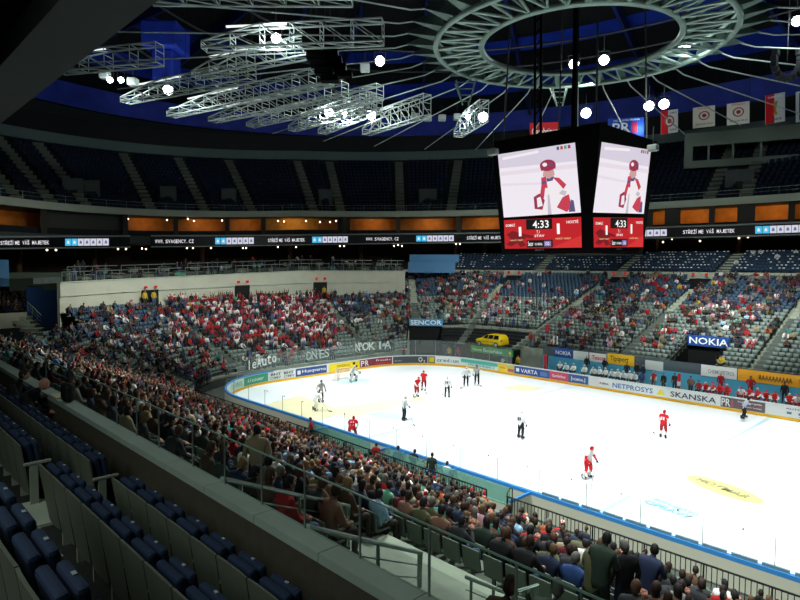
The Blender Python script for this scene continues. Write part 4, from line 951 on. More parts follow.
def video(q, nm):
    s = scr('video_screen', q, m_vid, cube); s['label'] = nm+' video screen with a red helmeted player'
    P_ = lambda pts, m_, off, name='picture_patch': poly(q, pts, m_, s, off, name)
    lil = emis('lilac', (.74, .68, .80)); pale = emis('pale', (.87, .78, .86)); red = emis('red', (.62, .06, .10)); dred = emis('dark_red', (.36, .04, .09)); wh = emis('jersey', (.96, .90, .94)); sk = emis('skin', (.66, .38, .36)); nv = emis('navy', (.12, .10, .24)); gr = emis('shade', (.62, .56, .66))
    P_([(0, .78), (1, .74), (1, 1), (0, 1)], lil, .012); P_([(0, .66), (1, .64), (1, .70), (0, .72)], pale, .014); P_([(0, .50), (.55, .46), (.55, .49), (0, .54)], pale, .014)
    P_([(.06, .9), (.55, .93), (.55, .97), (.06, .94)], wh, .016)
    # player: torso, arm, gloves, face, helmet
    P_([(.46, 0), (.50, .3), (.54, .44), (.60, .52), (.72, .56), (.80, .50), (.88, .40), (.93, .22), (.95, 0)], wh, .03)
    P_([(.70, .55), (.78, .53), (.86, .42), (.82, .36), (.76, .46)], red, .04); P_([(.72, .10), (.80, .24), (.88, .28), (.90, .10), (.84, .02)], red, .04); P_([(.52, .28), (.55, .44), (.60, .42), (.57, .25)], red, .04)
    P_([(.62, .54), (.72, .56), (.70, .5), (.63, .49)], nv, .045)
    P_([(.58, .58), (.60, .68), (.72, .70), (.73, .58), (.66, .53)], sk, .05); P_(ov(.655, .73, .10, .085), dred, .06); P_([(.56, .70), (.755, .72), (.75, .67), (.57, .66)], dred, .065); P_(ov(.62, .745, .03, .03), wh, .07); P_(ov(.7, .74, .025, .02), nv, .07)
    P_([(.55, .40), (.56, .56), (.62, .57), (.63, .40)], red, .055); P_([(.56, .46), (.62, .47), (.62, .51), (.56, .5)], nv, .06)
    P_([(.44, .10), (.44, .28), (.52, .33), (.58, .22), (.54, .08)], dred, .055); P_([(.48, .12), (.48, .26), (.53, .28), (.55, .14)], wh, .06)
    P_([(.60, .0), (.62, .3), (.64, .3), (.65, 0)], gr, .035); P_([(.76, .30), (.80, .35), (.86, .32), (.83, .26)], gr, .036); P_([(.86, .02), (.9, .2), (.93, .18), (.94, .02)], nv, .04)
    for i, m_ in enumerate((nv, red, emis('green', (.1, .4, .2)), dred)): P_([(.78+.045*i, .93), (.81+.045*i, .932), (.81+.045*i, .98), (.78+.045*i, .978)], m_, .03)
video(VL, 'left'); video(VR, 'right')
m_lr = emis('score_red', (.56, .022, .028)); m_ld = emis('score_dark', (.22, .015, .02)); m_lb = emis('score_black', (.012, .012, .012)); m_lw = emis('score_white', (1, .97, .95), 1.0); m_ly = emis('score_yellow', (.95, .62, .3)); m_lv = emis('score_violet', (.25, .2, .5))
def score(q, nm):
    s = scr('score_screen', q, m_lr, cube); s['label'] = nm+' red score screen reading 4:33 and 1 to 1'
    X = on(q, 1, 0)-on(q, 0, 0); Y = on(q, 0, 1)-on(q, 0, 0); w, h = np.linalg.norm(X), np.linalg.norm(Y)
    T = lambda b, u0, u1, v0, v1, m_: text(b, on(q, u0, v0, .03), X, Y, w*(u1-u0), h*(v1-v0), m_, s, off=.02)
    poly(q, [(.02, .15), (.1, .3), (.03, .5), (.12, .62), (.2, .55), (.28, .5), (.4, .42), (.4, .34), (.3, .38), (.26, .25), (.3, .1), (.22, .05), (.18, .2), (.1, .08)], m_ld, s, .012, 'bird_emblem')
    poly(q, [(.62, 0), (1, 0), (1, .4)], emis('score_bright', (.72, .04, .04)), s, .012, 'picture_patch')
    poly(q, [(.31, .64), (.65, .64), (.65, .99), (.31, .99)], m_lb, s, .02, 'clock_field'); poly(q, [(.31, .03), (.65, .03), (.65, .28), (.31, .28)], m_lb, s, .02, 'sponsor_field')
    T('4:33', .40, .61, .68, .93, m_lw); T('1', .21, .245, .42, .74, m_lw); T('1', .71, .745, .46, .80, m_lw); T('DOMÁCÍ', .03, .16, .76, .87, m_lw); T('HOSTÉ', .83, .97, .80, .91, m_lw)
    T('T. 1', .45, .49, .50, .60, m_lw); T('STAV', .42, .55, .38, .46, m_lw); T('HRÁČI TREST', .09, .27, .26, .33, m_ly); T('HRÁČI TREST', .69, .88, .28, .35, m_ly)
    T('Sencor', .33, .40, .08, .24, m_lw); T('O2 ARENA', .42, .52, .10, .18, m_lw); poly(q, [(.54, .06), (.63, .06), (.63, .24), (.54, .24)], m_lv, s, .025, 'sponsor_tile'); T('O2', .56, .61, .1, .2, m_lw)
score(LL, 'left'); score(LR, 'right')
text('SENCOR', on(LL, .42, -.09, .03), on(LL, 1, 0)-on(LL, 0, 0), (0, 0, 1), .75, .14, m_ink_g, cube); text('SENCOR', on(LR, .42, -.09, .03), on(LR, 1, 0)-on(LR, 0, 0), (0, 0, 1), .75, .14, m_ink_g, cube)
for (x, y) in ((-4.4, -3), (2.9, -3), (2.9, 4.3), (-4.4, 4.3)):
    g = MB(); g.tube([(x, y, 20.9), (x*.8, y*.8, 45)], .06, 5); g.build('hoist_cable', m_dkgrey, cube)
g = MB()
for dx in (-.25, .25): g.tube([(-2.0+dx, -2.2, 20.9), (-2.3+dx, -2.4, 45)], .1, 5)
for k in range(30): g.tube([(-2.25-.006*k, -2.2, 21+.8*k), (-1.75-.006*k, -2.2, 21.4+.8*k)], .05, 4)
g.build('cable_mast', m_hous, cube)
g = MB(); g.bbox(-.4, -.1, -.5, -.2, 20.9, 45); g.build('cable_bundle', m_hous, cube)
# camera lamps under the cube corners
for i, (X, Y_) in enumerate(((493, 152), (653, 148))):
    q = pd(X, Y_, 42); t = thing('cube_lamp', 'small pale spotlight beside the %s top corner of the cube' % ('left', 'right')[i], 'spotlight', q); g = MB(); g.rbox((0, 0, 0), (.7, .5, .45), .08); g.build('body', mat('spot_grey', '#8c9490'), t); g = MB(); g.tube([(0, 0, .2), (0, 0, 1.5)], .04, 4); g.build('hanger', m_dkgrey, t)
# ---- banners hanging at the far roof edge
def hang(label, quad_px, D, bg, fn):
    q = [pd(x, y, d) for (x, y), d in zip(quad_px, D)]; t = thing('hanging_banner', label, 'banner'); g = MB(); n = np.cross(q[1]-q[0], q[3]-q[0]); n /= np.linalg.norm(n)
    g.add(q+[p-n*.05 for p in q], [(0, 1, 2, 3), (7, 6, 5, 4), (0, 1, 5, 4), (1, 2, 6, 5), (2, 3, 7, 6), (3, 0, 4, 7)]); g.build('banner_cloth', bg, t); fn(q, t)
    g = MB(); [g.tube([p, p+(0, 0, 5)], .025, 3) for p in (q[3], q[2])]; g.build('hanging_wire', m_dkgrey, t)
def T_(q, b, u0, u1, v0, v1, m_, par): text(b, on(q, u0, v0, .03), np.array(q[1])-q[0], np.array(q[3])-q[0], np.linalg.norm(np.array(q[1])-q[0])*(u1-u0), np.linalg.norm(np.array(q[3])-q[0])*(v1-v0), m_, par, off=.03)
# cloth lit from the floodlights
def f1(q, t): T_(q, 'Gambrinus', .06, .95, .35, .72, m_ink_w, t); T_(q, 'liga', .6, .92, .18, .32, m_ink_w, t)
hang('red banner with white script left of the cube top', [(530, 142), (559, 141), (559, 122), (530, 123)], [78]*4, m_red, f1)
def f2(q, t):
    T_(q, 'PR', .12, .62, .28, .76, m_ink_w, t); T_(q, 'HC SLAVIA PRAHA', .15, .88, .83, .92, m_ink_w, t); poly(q, [(.66, .25), (.82, .25), (.82, .76), (.66, .76)], c('#8a2038'), t, .03, 'logo_block')
hang('blue banner with large white letters above the cube', [(608, 140), (644, 137), (644, 117), (608, 119)], [78]*4, c('#2348a8'), f2)
def emblem(q, t, cx, cy, r):
    poly(q, ov(cx, cy, r, r*.85), c('#8f5a56'), t, .03, 'emblem_ring'); poly(q, ov(cx, cy, r*.72, r*.62), c('#d9d2c4'), t, .045, 'emblem_field'); poly(q, ov(cx, cy, r*.4, r*.35), c('#9c2a30'), t, .06, 'emblem_core')
def f3(q, t): poly(q, [(0, 0), (.42, 0), (.42, 1), (0, 1)], m_red, t, .015, 'red_stripe'); emblem(q, t, .48, .52, .3); T_(q, 'CHAMPION', .5, .9, .82, .9, m_ink_g, t); T_(q, '2003', .5, .9, .1, .18, m_ink_g, t)
hang('narrow half red, half white banner beside two floodlights', [(661, 134.5), (678, 132), (678, 109), (661, 111)], [80]*4, c('#cfd4cc'), f3)
def f4(q, t): emblem(q, t, .5, .56, .26); T_(q, 'SEASON 00-01', .1, .9, .12, .2, m_ink_g, t); T_(q, 'EXTRALIGA', .2, .8, .88, .95, m_red, t)
hang('white banner with round emblem, left of the square pair', [(693, 128.5), (715, 126), (715, 105), (693, 108)], [79]*4, c('#d3d0bd'), f4)
hang('white banner with round emblem, right of the square pair', [(727, 125.5), (749.5, 123), (749.5, 101), (727, 104)], [77]*4, c('#d3d0bd'), f4)
def f5(q, t): poly(q, [(0, 0), (.45, 0), (.45, 1), (0, 1)], m_red, t, .015, 'red_stripe'); poly(q, [(.36, .28), (.62, .28), (.54, .42), (.58, .62), (.64, .74), (.36, .72), (.42, .56), (.44, .4)], c('#b98a3a'), t, .03, 'trophy_shape'); T_(q, 'CHAMPIONS', .1, .88, .86, .93, m_ink_w, t); T_(q, '2003', .2, .8, .08, .16, m_ink_g, t)
hang('half red, half white banner with golden trophy at right', [(765.5, 124.5), (785, 121), (785, 92), (765.5, 95.5)], [76]*4, c('#d0d6d0'), f5)
def f6(q, t): poly(q, [(.12, .06), (1, .06), (1, .94), (.12, .94)], c('#1c2c48'), t, .02, 'dark_field')
hang('dark banner with pale border cut by the right edge', [(796, 122.5), (822, 118), (822, 88), (796, 92)], [75]*4, c('#c8ccc8'), f6)
# ================================================================ PEOPLE TEMPLATES
m_skin = mat('skin', rough=.6, attr='skin_tone'); m_coat = mat('coat_cloth', rough=.8, attr='coat_tone'); m_sleeve = mat('sleeve_cloth', rough=.8, attr='sleeve_tone')
m_pants = mat('trouser_cloth', rough=.8, attr='trouser_tone'); m_shoe = mat('shoe_leather', '#1b1917', .6); m_hair = mat('hair', rough=.7, attr='hair_tone'); m_eye = mat('eye', '#1a1412', .4)
m_cap_r = mat('cap_red', '#b8141c', .8)
PM = [m_skin, m_coat, m_sleeve, m_pants, m_shoe, m_eye]
def skin_body(J, E, R, root):
    """one continuous surface grown around a joint skeleton"""
    names = list(J); idx = {n: i for i, n in enumerate(names)}
    me = bpy.data.meshes.new('skel'); me.from_pydata([J[n] for n in names], [(idx[a], idx[b]) for a, b in E], []); me.update()
    o = bpy.data.objects.new('skel', me); COL.objects.link(o)
    mod = o.modifiers.new('skin', 'SKIN'); mod.use_smooth_shade = True
    sv = me.skin_vertices[0].data
    for n in names:
        r = R[n]; sv[idx[n]].radius = r if hasattr(r, '__len__') else (r, r); sv[idx[n]].use_root = (n == root)
    sub = o.modifiers.new('sub', 'SUBSURF'); sub.levels = 1; sub.render_levels = 1
    bpy.context.view_layer.update(); dg = bpy.context.evaluated_depsgraph_get(); out = bpy.data.meshes.new_from_object(o.evaluated_get(dg))
    bpy.data.objects.remove(o); bpy.data.meshes.remove(me); return out
def head_geo(c, yaw=0, pitch=0, s=1.0):
    """head with brow, nose, mouth, chin and ears; looks along +Y before turning"""
    n, m = 14, 10; V = []; F = []; Z = []
    for i in range(m+1):
        a = math.pi*i/m
        for k in range(n):
            b = 2*math.pi*k/n; x, y, z = math.sin(a)*math.sin(b), math.sin(a)*math.cos(b), math.cos(a)
            X, Y_, Zz = .076*x, .097*y, .118*z
            if z < -.2: X *= 1-.28*(-z-.2); Y_ = Y_*(1-.1*(-z))+.012*(y > .3)
            if y > .5 and -.35 < z < -.02 and abs(x) < .25: Y_ += .024          # nose
            if y > .6 and .05 < z < .3 and .15 < abs(x) < .6: Y_ -= .008         # eye sockets
            if y > .6 and z < -.75: Y_ += .006
            V.append((X, Y_, Zz))
    for i in range(m):
        for k in range(n):
            F.append((i*n+k, i*n+(k+1) % n, (i+1)*n+(k+1) % n, (i+1)*n+k)); Z.append(0)
    for sx in (-1, 1):                                                            # ears and eyes
        b0 = len(V); V += [(sx*.074, -.01, .03), (sx*.088, -.022, .02), (sx*.086, -.02, -.03), (sx*.072, -.004, -.035), (sx*.074, -.028, 0)]; F += [(b0, b0+1, b0+2, b0+3), (b0+1, b0+4, b0+2)]; Z += [0, 0]
        b0 = len(V); ex, ey, ez = sx*.032, .091, .022; V += [(ex-.013, ey, ez), (ex, ey+.004, ez-.006), (ex+.013, ey, ez), (ex, ey+.004, ez+.006)]; F += [(b0, b0+1, b0+2, b0+3)]; Z += [5]
    b0 = len(V); V += [(-.024, .1, -.062), (0, .105, -.068), (.024, .1, -.062), (0, .105, -.058)]; F += [(b0, b0+1, b0+2, b0+3)]; Z += [5]
    Rm = Matrix.Rotation(yaw, 3, 'Z') @ Matrix.Rotation(pitch, 3, 'X')
    return [tuple(np.array(c)+s*np.array(Rm @ Vector(v))) for v in V], F, Z
def hand_geo(w, d, s=1.0, curl=.5, side=1):
    """palm with four unequal curled fingers and a thumb, growing from the wrist along d"""
    d = np.array(d, float); d /= np.linalg.norm(d); up = np.array((0, 0, 1.)) if abs(d[2]) < .9 else np.array((0, 1., 0)); l = np.cross(d, up); l /= np.linalg.norm(l); n = np.cross(l, d); w = np.array(w)
    g = MB(); g.tube([w, w+d*.05*s, w+d*.095*s], [.026*s, .04*s, .036*s], 6)
    for k, L in enumerate((.068, .078, .073, .056)):
        o = w+d*.085*s+l*(k-1.5)*.019*s; p1 = o+d*L*.5*s-n*.012*curl*s; p2 = p1+(d*(1-curl)-n*curl)*L*.5*s; g.tube([o, p1, p2], [.0105*s, .0095*s, .007*s], 5)
    o = w+d*.03*s+l*side*.03*s; g.tube([o, o+d*.03*s+l*side*.022*s, o+d*.06*s+l*side*.016*s-n*.012*s], [.013*s, .011*s, .008*s], 5)
    return g.v, g.f
def seg_dist(P, a, b):
    a, b = np.array(a), np.array(b); t = np.clip(((P-a)@(b-a))/(((b-a)@(b-a))+1e-9), 0, 1); return np.linalg.norm(P-(a+t[:, None]*(b-a)), axis=1)
def make_body(name, J, R, zones, head, hands, root='pelvis', extra_edges=(), bulk=1.0, head_s=1.0, glove=None, mats=None):
    E = [('pelvis', 'spine'), ('spine', 'chest'), ('chest', 'neck'), ('neck', 'skull')]
    for s in 'lr': E += [('chest', 'sho_'+s), ('sho_'+s, 'elb_'+s), ('elb_'+s, 'wri_'+s), ('pelvis', 'hip_'+s), ('hip_'+s, 'kne_'+s), ('kne_'+s, 'ank_'+s), ('ank_'+s, 'toe_'+s)]
    me = skin_body(J, E, R, root)
    n = len(me.vertices); V = np.zeros(n*3); me.vertices.foreach_get('co', V); V = V.reshape(-1, 3); F = [tuple(p.vertices) for p in me.polygons]
    D = np.stack([seg_dist(V, J[a], J[b])/np.mean([np.mean(R[a]), np.mean(R[b])]) for a, b in E]); near_ = D.argmin(0)
    zv = [zones[E[i][0]+'-'+E[i][1]] if E[i][0]+'-'+E[i][1] in zones else 1 for i in near_]
    Z = [max(set(q), key=q.count) for q in [[zv[i] for i in f] for f in F]]
    V = V.tolist(); bpy.data.meshes.remove(me)
    def join(v, f, z):
        b = len(V); V.extend(v); F.extend([tuple(i+b for i in q) for q in f]); Z.extend(z if isinstance(z, list) else [z]*len(f))
    hv, hf, hz = head_geo(head[0], head[1], head[2], head_s); join(hv, hf, hz)
    for (w, d, curl, side) in hands:
        v, f = hand_geo(w, d, 1.25 if glove is not None else 1.0, curl, side); join(v, f, 0 if glove is None else glove)
    out = bpy.data.meshes.new(name); out.from_pydata([tuple(map(float, v)) for v in V], [], F); out.update()
    for m_ in (mats or PM): out.materials.append(m_)
    out.polygons.foreach_set('material_index', Z); out.polygons.foreach_set('use_smooth', [True]*len(F)); return out
ZC = {'neck-skull': 0, 'chest-neck': 1}
for s in 'lr': ZC.update({'sho_%s-elb_%s' % (s, s): 2, 'elb_%s-wri_%s' % (s, s): 2, 'chest-sho_'+s: 1, 'pelvis-hip_'+s: 3, 'hip_%s-kne_%s' % (s, s): 3, 'kne_%s-ank_%s' % (s, s): 3, 'ank_%s-toe_%s' % (s, s): 4})
def base_R(b=1.0, limb=1.0):
    R = {'pelvis': (.165*b, .125*b), 'spine': (.165*b, .125*b), 'chest': (.175*b, .125*b), 'neck': .062, 'skull': .055}
    for s in 'lr': R.update({'sho_'+s: .082*b, 'elb_'+s: .056*limb, 'wri_'+s: .04*limb, 'hip_'+s: .10*b, 'kne_'+s: .072*limb, 'ank_'+s: .048*limb, 'toe_'+s: .042*limb})
    return R
def sit_pose(lean=0, arms='lap', turn=0, b=1.05):
    l = lean; J = {'pelvis': (0, 0, .53), 'spine': (0, -.02+.06*l, .73), 'chest': (0, -.03+.19*l, .95-.03*l), 'neck': (0, .0+.32*l, 1.115-.08*l), 'skull': (0, .03+.36*l, 1.17-.08*l)}
    hd = (0, .045+.40*l, 1.265-.1*l); hands = []
    for s, k in (('l', -1), ('r', 1)):
        cy, cz = J['chest'][1], J['chest'][2]
        J['sho_'+s] = (k*.19, cy, cz+.075)
        if arms == 'lap': e, w, d = (k*.26, cy+.08, cz-.2), (k*.13, cy+.33, cz-.30), (-k*.6, .8, -.1)
        elif arms == 'cross': e, w, d = (k*.27, cy+.10, cz-.18), (-k*.06, cy+.24, cz-.12), (-k, .2, 0)
        elif arms == 'knees': e, w, d = (k*.29, cy+.14, cz-.20), (k*.14, cy+.40, cz-.27), (-k*.2, .9, -.3)
        elif arms == 'clap': e, w, d = (k*.26, cy+.16, cz-.16), (k*.06, cy+.36, cz+.02), (-k*.3, .5, .8)
        else: e, w, d = (k*.30, cy+.06, cz+.22), (k*.24, cy+.10, cz+.48), (0, .1, 1)
        J['elb_'+s], J['wri_'+s] = e, w; hands.append((w, d, .5, -k))
        J['hip_'+s] = (k*.1, .06, .52); J['kne_'+s] = (k*.14, .46, .53); J['ank_'+s] = (k*.14, .43, .11); J['toe_'+s] = (k*.15, .58, .05)
    return J, hd, hands
def stand_pose(arms='down', lean=0, b=1.05):
    l = lean; J = {'pelvis': (0, 0, .95), 'spine': (0, .0+.06*l, 1.14), 'chest': (0, .0+.16*l, 1.36), 'neck': (0, .01+.26*l, 1.52-.03*l), 'skull': (0, .03+.29*l, 1.575-.04*l)}; hd = (0, .045+.32*l, 1.665-.05*l); hands = []
    for s, k in (('l', -1), ('r', 1)):
        cy, cz = J['chest'][1], J['chest'][2]; J['sho_'+s] = (k*.19, cy, cz+.075)
        if arms == 'down': e, w, d = (k*.26, cy-.02, cz-.20), (k*.27, cy+.08, cz-.45), (0, .15, -1)
        elif arms == 'front': e, w, d = (k*.27, cy+.04, cz-.18), (k*.10, cy+.28, cz-.18), (-k*.7, .7, 0)
        elif arms == 'hips': e, w, d = (k*.36, cy-.06, cz-.17), (k*.20, cy+.08, cz-.34), (-k*.7, .5, -.4)
        elif arms == 'clap': e, w, d = (k*.26, cy+.16, cz-.14), (k*.06, cy+.36, cz+.04), (-k*.3, .5, .8)
        else: e, w, d = (k*.30, cy+.04, cz+.26), (k*.26, cy+.06, cz+.54), (0, .1, 1)
        J['elb_'+s], J['wri_'+s] = e, w; hands.append((w, d, .4, -k))
        J['hip_'+s] = (k*.1, 0, .90); J['kne_'+s] = (k*.12, .02, .50); J['ank_'+s] = (k*.13, -.01, .10); J['toe_'+s] = (k*.15, .15, .05)
    return J, hd, hands
TEMPL = []
def add_template(kind, pose, yaw, pitch, desc, b=1.05):
    J, hd, hands = pose; me = make_body('person_body', J, base_R(b, 1.1), ZC, (hd, yaw, pitch), hands); TEMPL.append((kind, me, hd, yaw, pitch, desc))
add_template('sit', sit_pose(0, 'lap'), 0, -.05, 'sitting'); add_template('sit', sit_pose(.5, 'knees'), .3, -.1, 'leaning forward'); add_template('sit', sit_pose(.1, 'cross'), -.4, -.05, 'arms crossed')
add_template('sit', sit_pose(.25, 'lap'), .6, -.08, 'turned left', 1.12); add_template('sit', sit_pose(.1, 'clap'), 0, 0, 'clapping'); add_template('sit', sit_pose(.9, 'knees'), 0, -.3, 'bent forward', 1.12)
add_template('stand', stand_pose('down'), .2, -.1, 'standing'); add_template('stand', stand_pose('up'), 0, 0, 'arms raised'); add_template('stand', stand_pose('clap'), -.2, 0, 'standing clapping'); add_template('stand', stand_pose('front', .7), .3, -.25, 'standing bent', 1.12); add_template('stand', stand_pose('hips'), .4, -.05, 'standing, hands on hips', 1.1)
def hair_mesh(style, hd, yaw, pitch):
    n, m = 14, 8; V = []; F = []; s = np.array((.084, .107, .127))
    for i in range(m+1):
        a = math.pi*.70*i/m
        for k in range(n):
            b = 2*math.pi*k/n; x, y, z = math.sin(a)*math.sin(b), math.sin(a)*math.cos(b), math.cos(a); v = np.array((x, y, z))*s
            if y > -.1 and z < -.25: v = np.array((x*.07, y*.085, max(z, -.1)*.118))
            if style in ('short', 'cap', 'wool') and y > .3 and z < .45: v = np.array((x*.07, y*.085, max(z, .42)*.118))
            if style == 'long':
                if y < .2 and i == m: v[2] -= .10; v[1] -= .01
                if y > .3 and z < .45: v = np.array((x*.07, y*.085, max(z, .42)*.118))
            if style == 'wool': v = v*1.03+np.array((0, 0, .006))
            V.append(v)
    for i in range(m):
        for k in range(n): F.append((i*n+k, i*n+(k+1) % n, (i+1)*n+(k+1) % n, (i+1)*n+k))
    Z = [0]*len(F)
    if style == 'cap':
        b0 = len(V); V += [np.array(q) for q in ((-.06, .085, .06), (.06, .085, .06), (.05, .18, .045), (-.05, .18, .045))]; F.append((b0, b0+1, b0+2, b0+3)); Z.append(0)
    if style == 'wool':
        Z = [(1 if ((i % n)//3+(i//n)//3) % 2 else 0) for i in range(len(F))]
    Rm = np.array((Matrix.Rotation(yaw, 3, 'Z') @ Matrix.Rotation(pitch, 3, 'X')))
    me = bpy.data.meshes.new('hair'); me.from_pydata([tuple(np.array(hd)+Rm@v) for v in V], [], F); me.update()
    me.materials.append(m_hair); me.materials.append(m_ink_w)
    me.polygons.foreach_set('material_index', Z); me.polygons.foreach_set('use_smooth', [True]*len(F)); return me
_hm = {}
def hair_for(ti, style):
    if (ti, style) not in _hm: t = TEMPL[ti]; _hm[(ti, style)] = hair_mesh(style, t[2], t[3], t[4])
    return _hm[(ti, style)]
COATS = {'black': '#17181b', 'charcoal': '#2b2e31', 'navy': '#1d2840', 'dark green': '#26352c', 'brown': '#4a3527', 'grey': '#6d706d', 'beige': '#8f8468', 'olive': '#55563a', 'red': '#9c1a20', 'white': '#d9d9d4', 'blue': '#2a4578', 'light blue': '#8fb3cf', 'orange': '#a8562e', 'pink': '#b58a93', 'mint green': '#63a484', 'yellow': '#b89c30', 'teal': '#2b7f78', 'maroon': '#5a1a22', 'plaid brown': '#7d5c4c', 'dark blue': '#1f2a45'}
HAIRS = {'black': '#131010', 'dark brown': '#2a1b13', 'brown': '#4a3222', 'blond': '#7d6640', 'grey': '#66645f', 'fair': '#5c4730'}
SKINS = ['#b5836f', '#a6745f', '#c09480', '#946553']
TROUS = ['#1b1c20', '#23304a', '#2a2a2c', '#3d4a63', '#3a3129', '#51627f']
def person(loc, face, ti, coat, hairc, style, sleeve=None, pants=None, scale=1.0, name='person'):
    t = TEMPL[ti]; o = bpy.data.objects.new(name, t[1]); COL.objects.link(o); o.location = tuple(map(float, loc)); o.rotation_euler = (0, 0, face); o.scale = (scale,)*3
    o['coat_tone'] = list(hexc(COATS[coat])); o['sleeve_tone'] = list(hexc(COATS[sleeve or coat])); o['trouser_tone'] = list(hexc(pants or random.choice(TROUS))); o['skin_tone'] = list(hexc(random.choice(SKINS)))
    if style != 'bald':
        h = bpy.data.objects.new({'wool': 'knit_hat', 'cap': 'cap'}.get(style, 'hair'), hair_for(ti, style)); COL.objects.link(h); h.parent = o
        h['hair_tone'] = list(hexc('#a8121a' if style == 'wool' else '#1b1b1f' if style == 'cap' else HAIRS[hairc]))
        if style == 'wool': h['label'] = 'red and white knit hat'
    return o
def facing(n): return math.atan2(n[0], -n[1])     # local +Y points along -n (towards the ice)
# ================================================================ SEATS AND SPECTATORS IN THE BOWL
SEATS = []
def ledge_y(x): return 480.5+.583*(x-220)
for k in range(NROW):
    d = D0+PITCH_ROW*k+.55
    segs = [(0, 1), (1, 2), (2, 3), (3, 4), (4, 5)]
    for (ua, ub) in segs:
        L = len_u((ua+ub)/2, d); n = int(L/.54)
        for i in range(n):
            u = ua+(i+.5)/n
            if d+.25 > dmax(u) or (u >= 3.9 and k == 0): continue
            if in_aisle(u, d, .12) or in_trench(u, d, .25) or in_stage(u, d): continue
            p, nn = at_u(u, d)
            if landing(p) or (p[1] < -30.4 and 14.6 < p[0] < 18.4 and u < 1): continue
            z = tread_z(u, D0+PITCH_ROW*k); x, y, D = proj((p[0], p[1], z+.9))
            if D < 4 or x < -110 or x > 900 or y > 760: continue
            vis = 0 <= x <= 800 and y < 612 and (u > 1.25 or y < ledge_y(x)+12)
            if u < 1.25 and not vis and y > ledge_y(x)+60: continue
            SEATS.append((p[0], p[1], z, nn[0], nn[1], u, d, k, float(x), float(y), float(D), vis))
def crowd_prob(s):
    x, y, u, d = s[8], s[9], s[5], s[6]
    if u < 1.3:
        if x < 75: return .25, .1
        if x > 490 and d < 5.6: return .06, .1
        if x > 560 and d < 7.5: return (.30 if x > 640 else .45), .15
        if x < 230 and d > 9: return .62, .2
        return .88, .09 if x > 330 else .2
    if u < 3.6 and x < 170: return (.5, .22) if y < 350 else (.62, .3)
    if 165 <= x < 335 and y < 346: return .92, .72
    if 165 <= x < 335: return .42, .5
    if 335 <= x < 410: return (.55, .28) if y < 322 else (.25, .3)
    if 410 <= x < 440 and y < 322: return .3, .3
    if 440 <= x < 500: return (.62, .3) if y < 325 else (.12, .4)
    if 500 <= x < 580: return (.14, .5) if y < 298 else (.40, .4) if y < 350 else (.03, .3)
    if 580 <= x < 690: return (.46, .3) if y < 345 else (.08, .3)
    return (.60, .16) if y < 345 else (.03, .2)
DULL = ['black']*16+['charcoal']*13+['navy']*9+['dark green']*5+['brown']*7+['grey']*7+['beige']*5+['olive']*3+['dark blue']*3+['plaid brown']*3+['white']*2+['blue', 'light blue', 'light blue', 'maroon', 'maroon', 'teal', 'pink', 'orange', 'yellow', 'mint green']
# people on their feet in the near stand: (pixel of the head top, template, coat, hair, style, label)
def stand_spot(x, y, h):
    d = ray(x, y)
    for D in np.linspace(6, 40, 700):
        p = CAM+D*d; dd = -RY-p[1]
        if dd < 3: break
        k = math.floor((dd-D0)/PITCH_ROW); zt = tread_z(.3, D0+PITCH_ROW*k)
        if p[2] <= zt+h: return np.array((p[0], -RY-(D0+PITCH_ROW*k+.3), zt))
    return np.array((p[0], -17.9, .7))
UP = [(264, 424, 6, 'beige', 'black', 'short', 'person in long beige coat standing among the seated crowd'), (606, 537, 9, 'dark green', 'black', 'short', 'person in dark green jacket standing bent near the barred fence'),
      (628, 540, 6, 'black', 'grey', 'short', 'person in black jacket standing right of the dark green jacket'), (653, 548, 9, 'dark blue', 'black', 'short', 'person in dark blue jacket standing rightmost near the barred fence'), (590, 552, 9, 'olive', 'fair', 'short', 'person in olive jacket bending left of the standing group')]
UPLOC = [stand_spot(q[0], q[1], 1.78 if q[2] != 9 else 1.70) for q in UP]; q_ = py(590, 560, UPLOC[1][1]); UPLOC[4] = np.array((q_[0], UPLOC[1][1], UPLOC[1][2]-.15))
print('UPLOC', UPLOC)
occ = []
for i, s in enumerate(SEATS):
    p, r = crowd_prob(s)
    if any(abs(s[0]-q[0]) < .62 and abs(s[1]-q[1]) < .75 for q in UPLOC): continue
    if s[5] > 1.3 and not (165 <= s[8] < 335 and s[9] < 346): p *= 1.15 if math.sin(s[5]*61+s[7]*.9)*math.sin(s[5]*37-s[7]*1.1) > -.25 else .35
    if random.random() < p:
        red = random.random() < r
        dense = 165 <= s[8] < 335 and s[9] < 346 and s[5] > 1.3
        coat = random.choice(['red']*5+['white']*3+['maroon', 'maroon', 'pink']) if red else random.choice(DULL)
        if 505 < s[8] < 530 and False: coat = 'yellow'
        if s[5] < 1.3 and coat in ('yellow', 'white') and not red: coat = random.choice(['charcoal', 'brown', 'beige'])
        sl = random.choice(['white', 'red', coat]) if coat in ('red', 'white') else coat
        near = s[5] < 1.3
        ti = random.choice([6, 7, 8, 6]) if (dense and random.random() < .7) else random.choice([0, 0, 1, 2, 3, 4, 5]) if not near else random.choice([0, 0, 0, 1, 2, 3, 3, 4])
        style = random.choice(['short', 'long']) if near and not red and random.random() < .5 else random.choice(['short']*12+['long']*6+['cap']*4) if not red else random.choice(['short']*4+['long']*2+['wool']*2+['cap'])
        occ.append([i, coat, sl, ti, style, random.choice(['black']*5+['dark brown']*8+['brown']*5+['fair']*2+['blond', 'grey'])])
occ.sort(key=lambda q: SEATS[q[0]][10] if SEATS[q[0]][11] else 1e3+SEATS[q[0]][10])
N_IND = 290
ind, rest = occ[:N_IND], occ[N_IND:]
rest = [q for q in rest if SEATS[q[0]][10] < 999]
def row_name(s): return 'row %s' % ordinal(s[7]+1)
byrow = {}
for q in ind: byrow.setdefault(SEATS[q[0]][7], []).append(q)
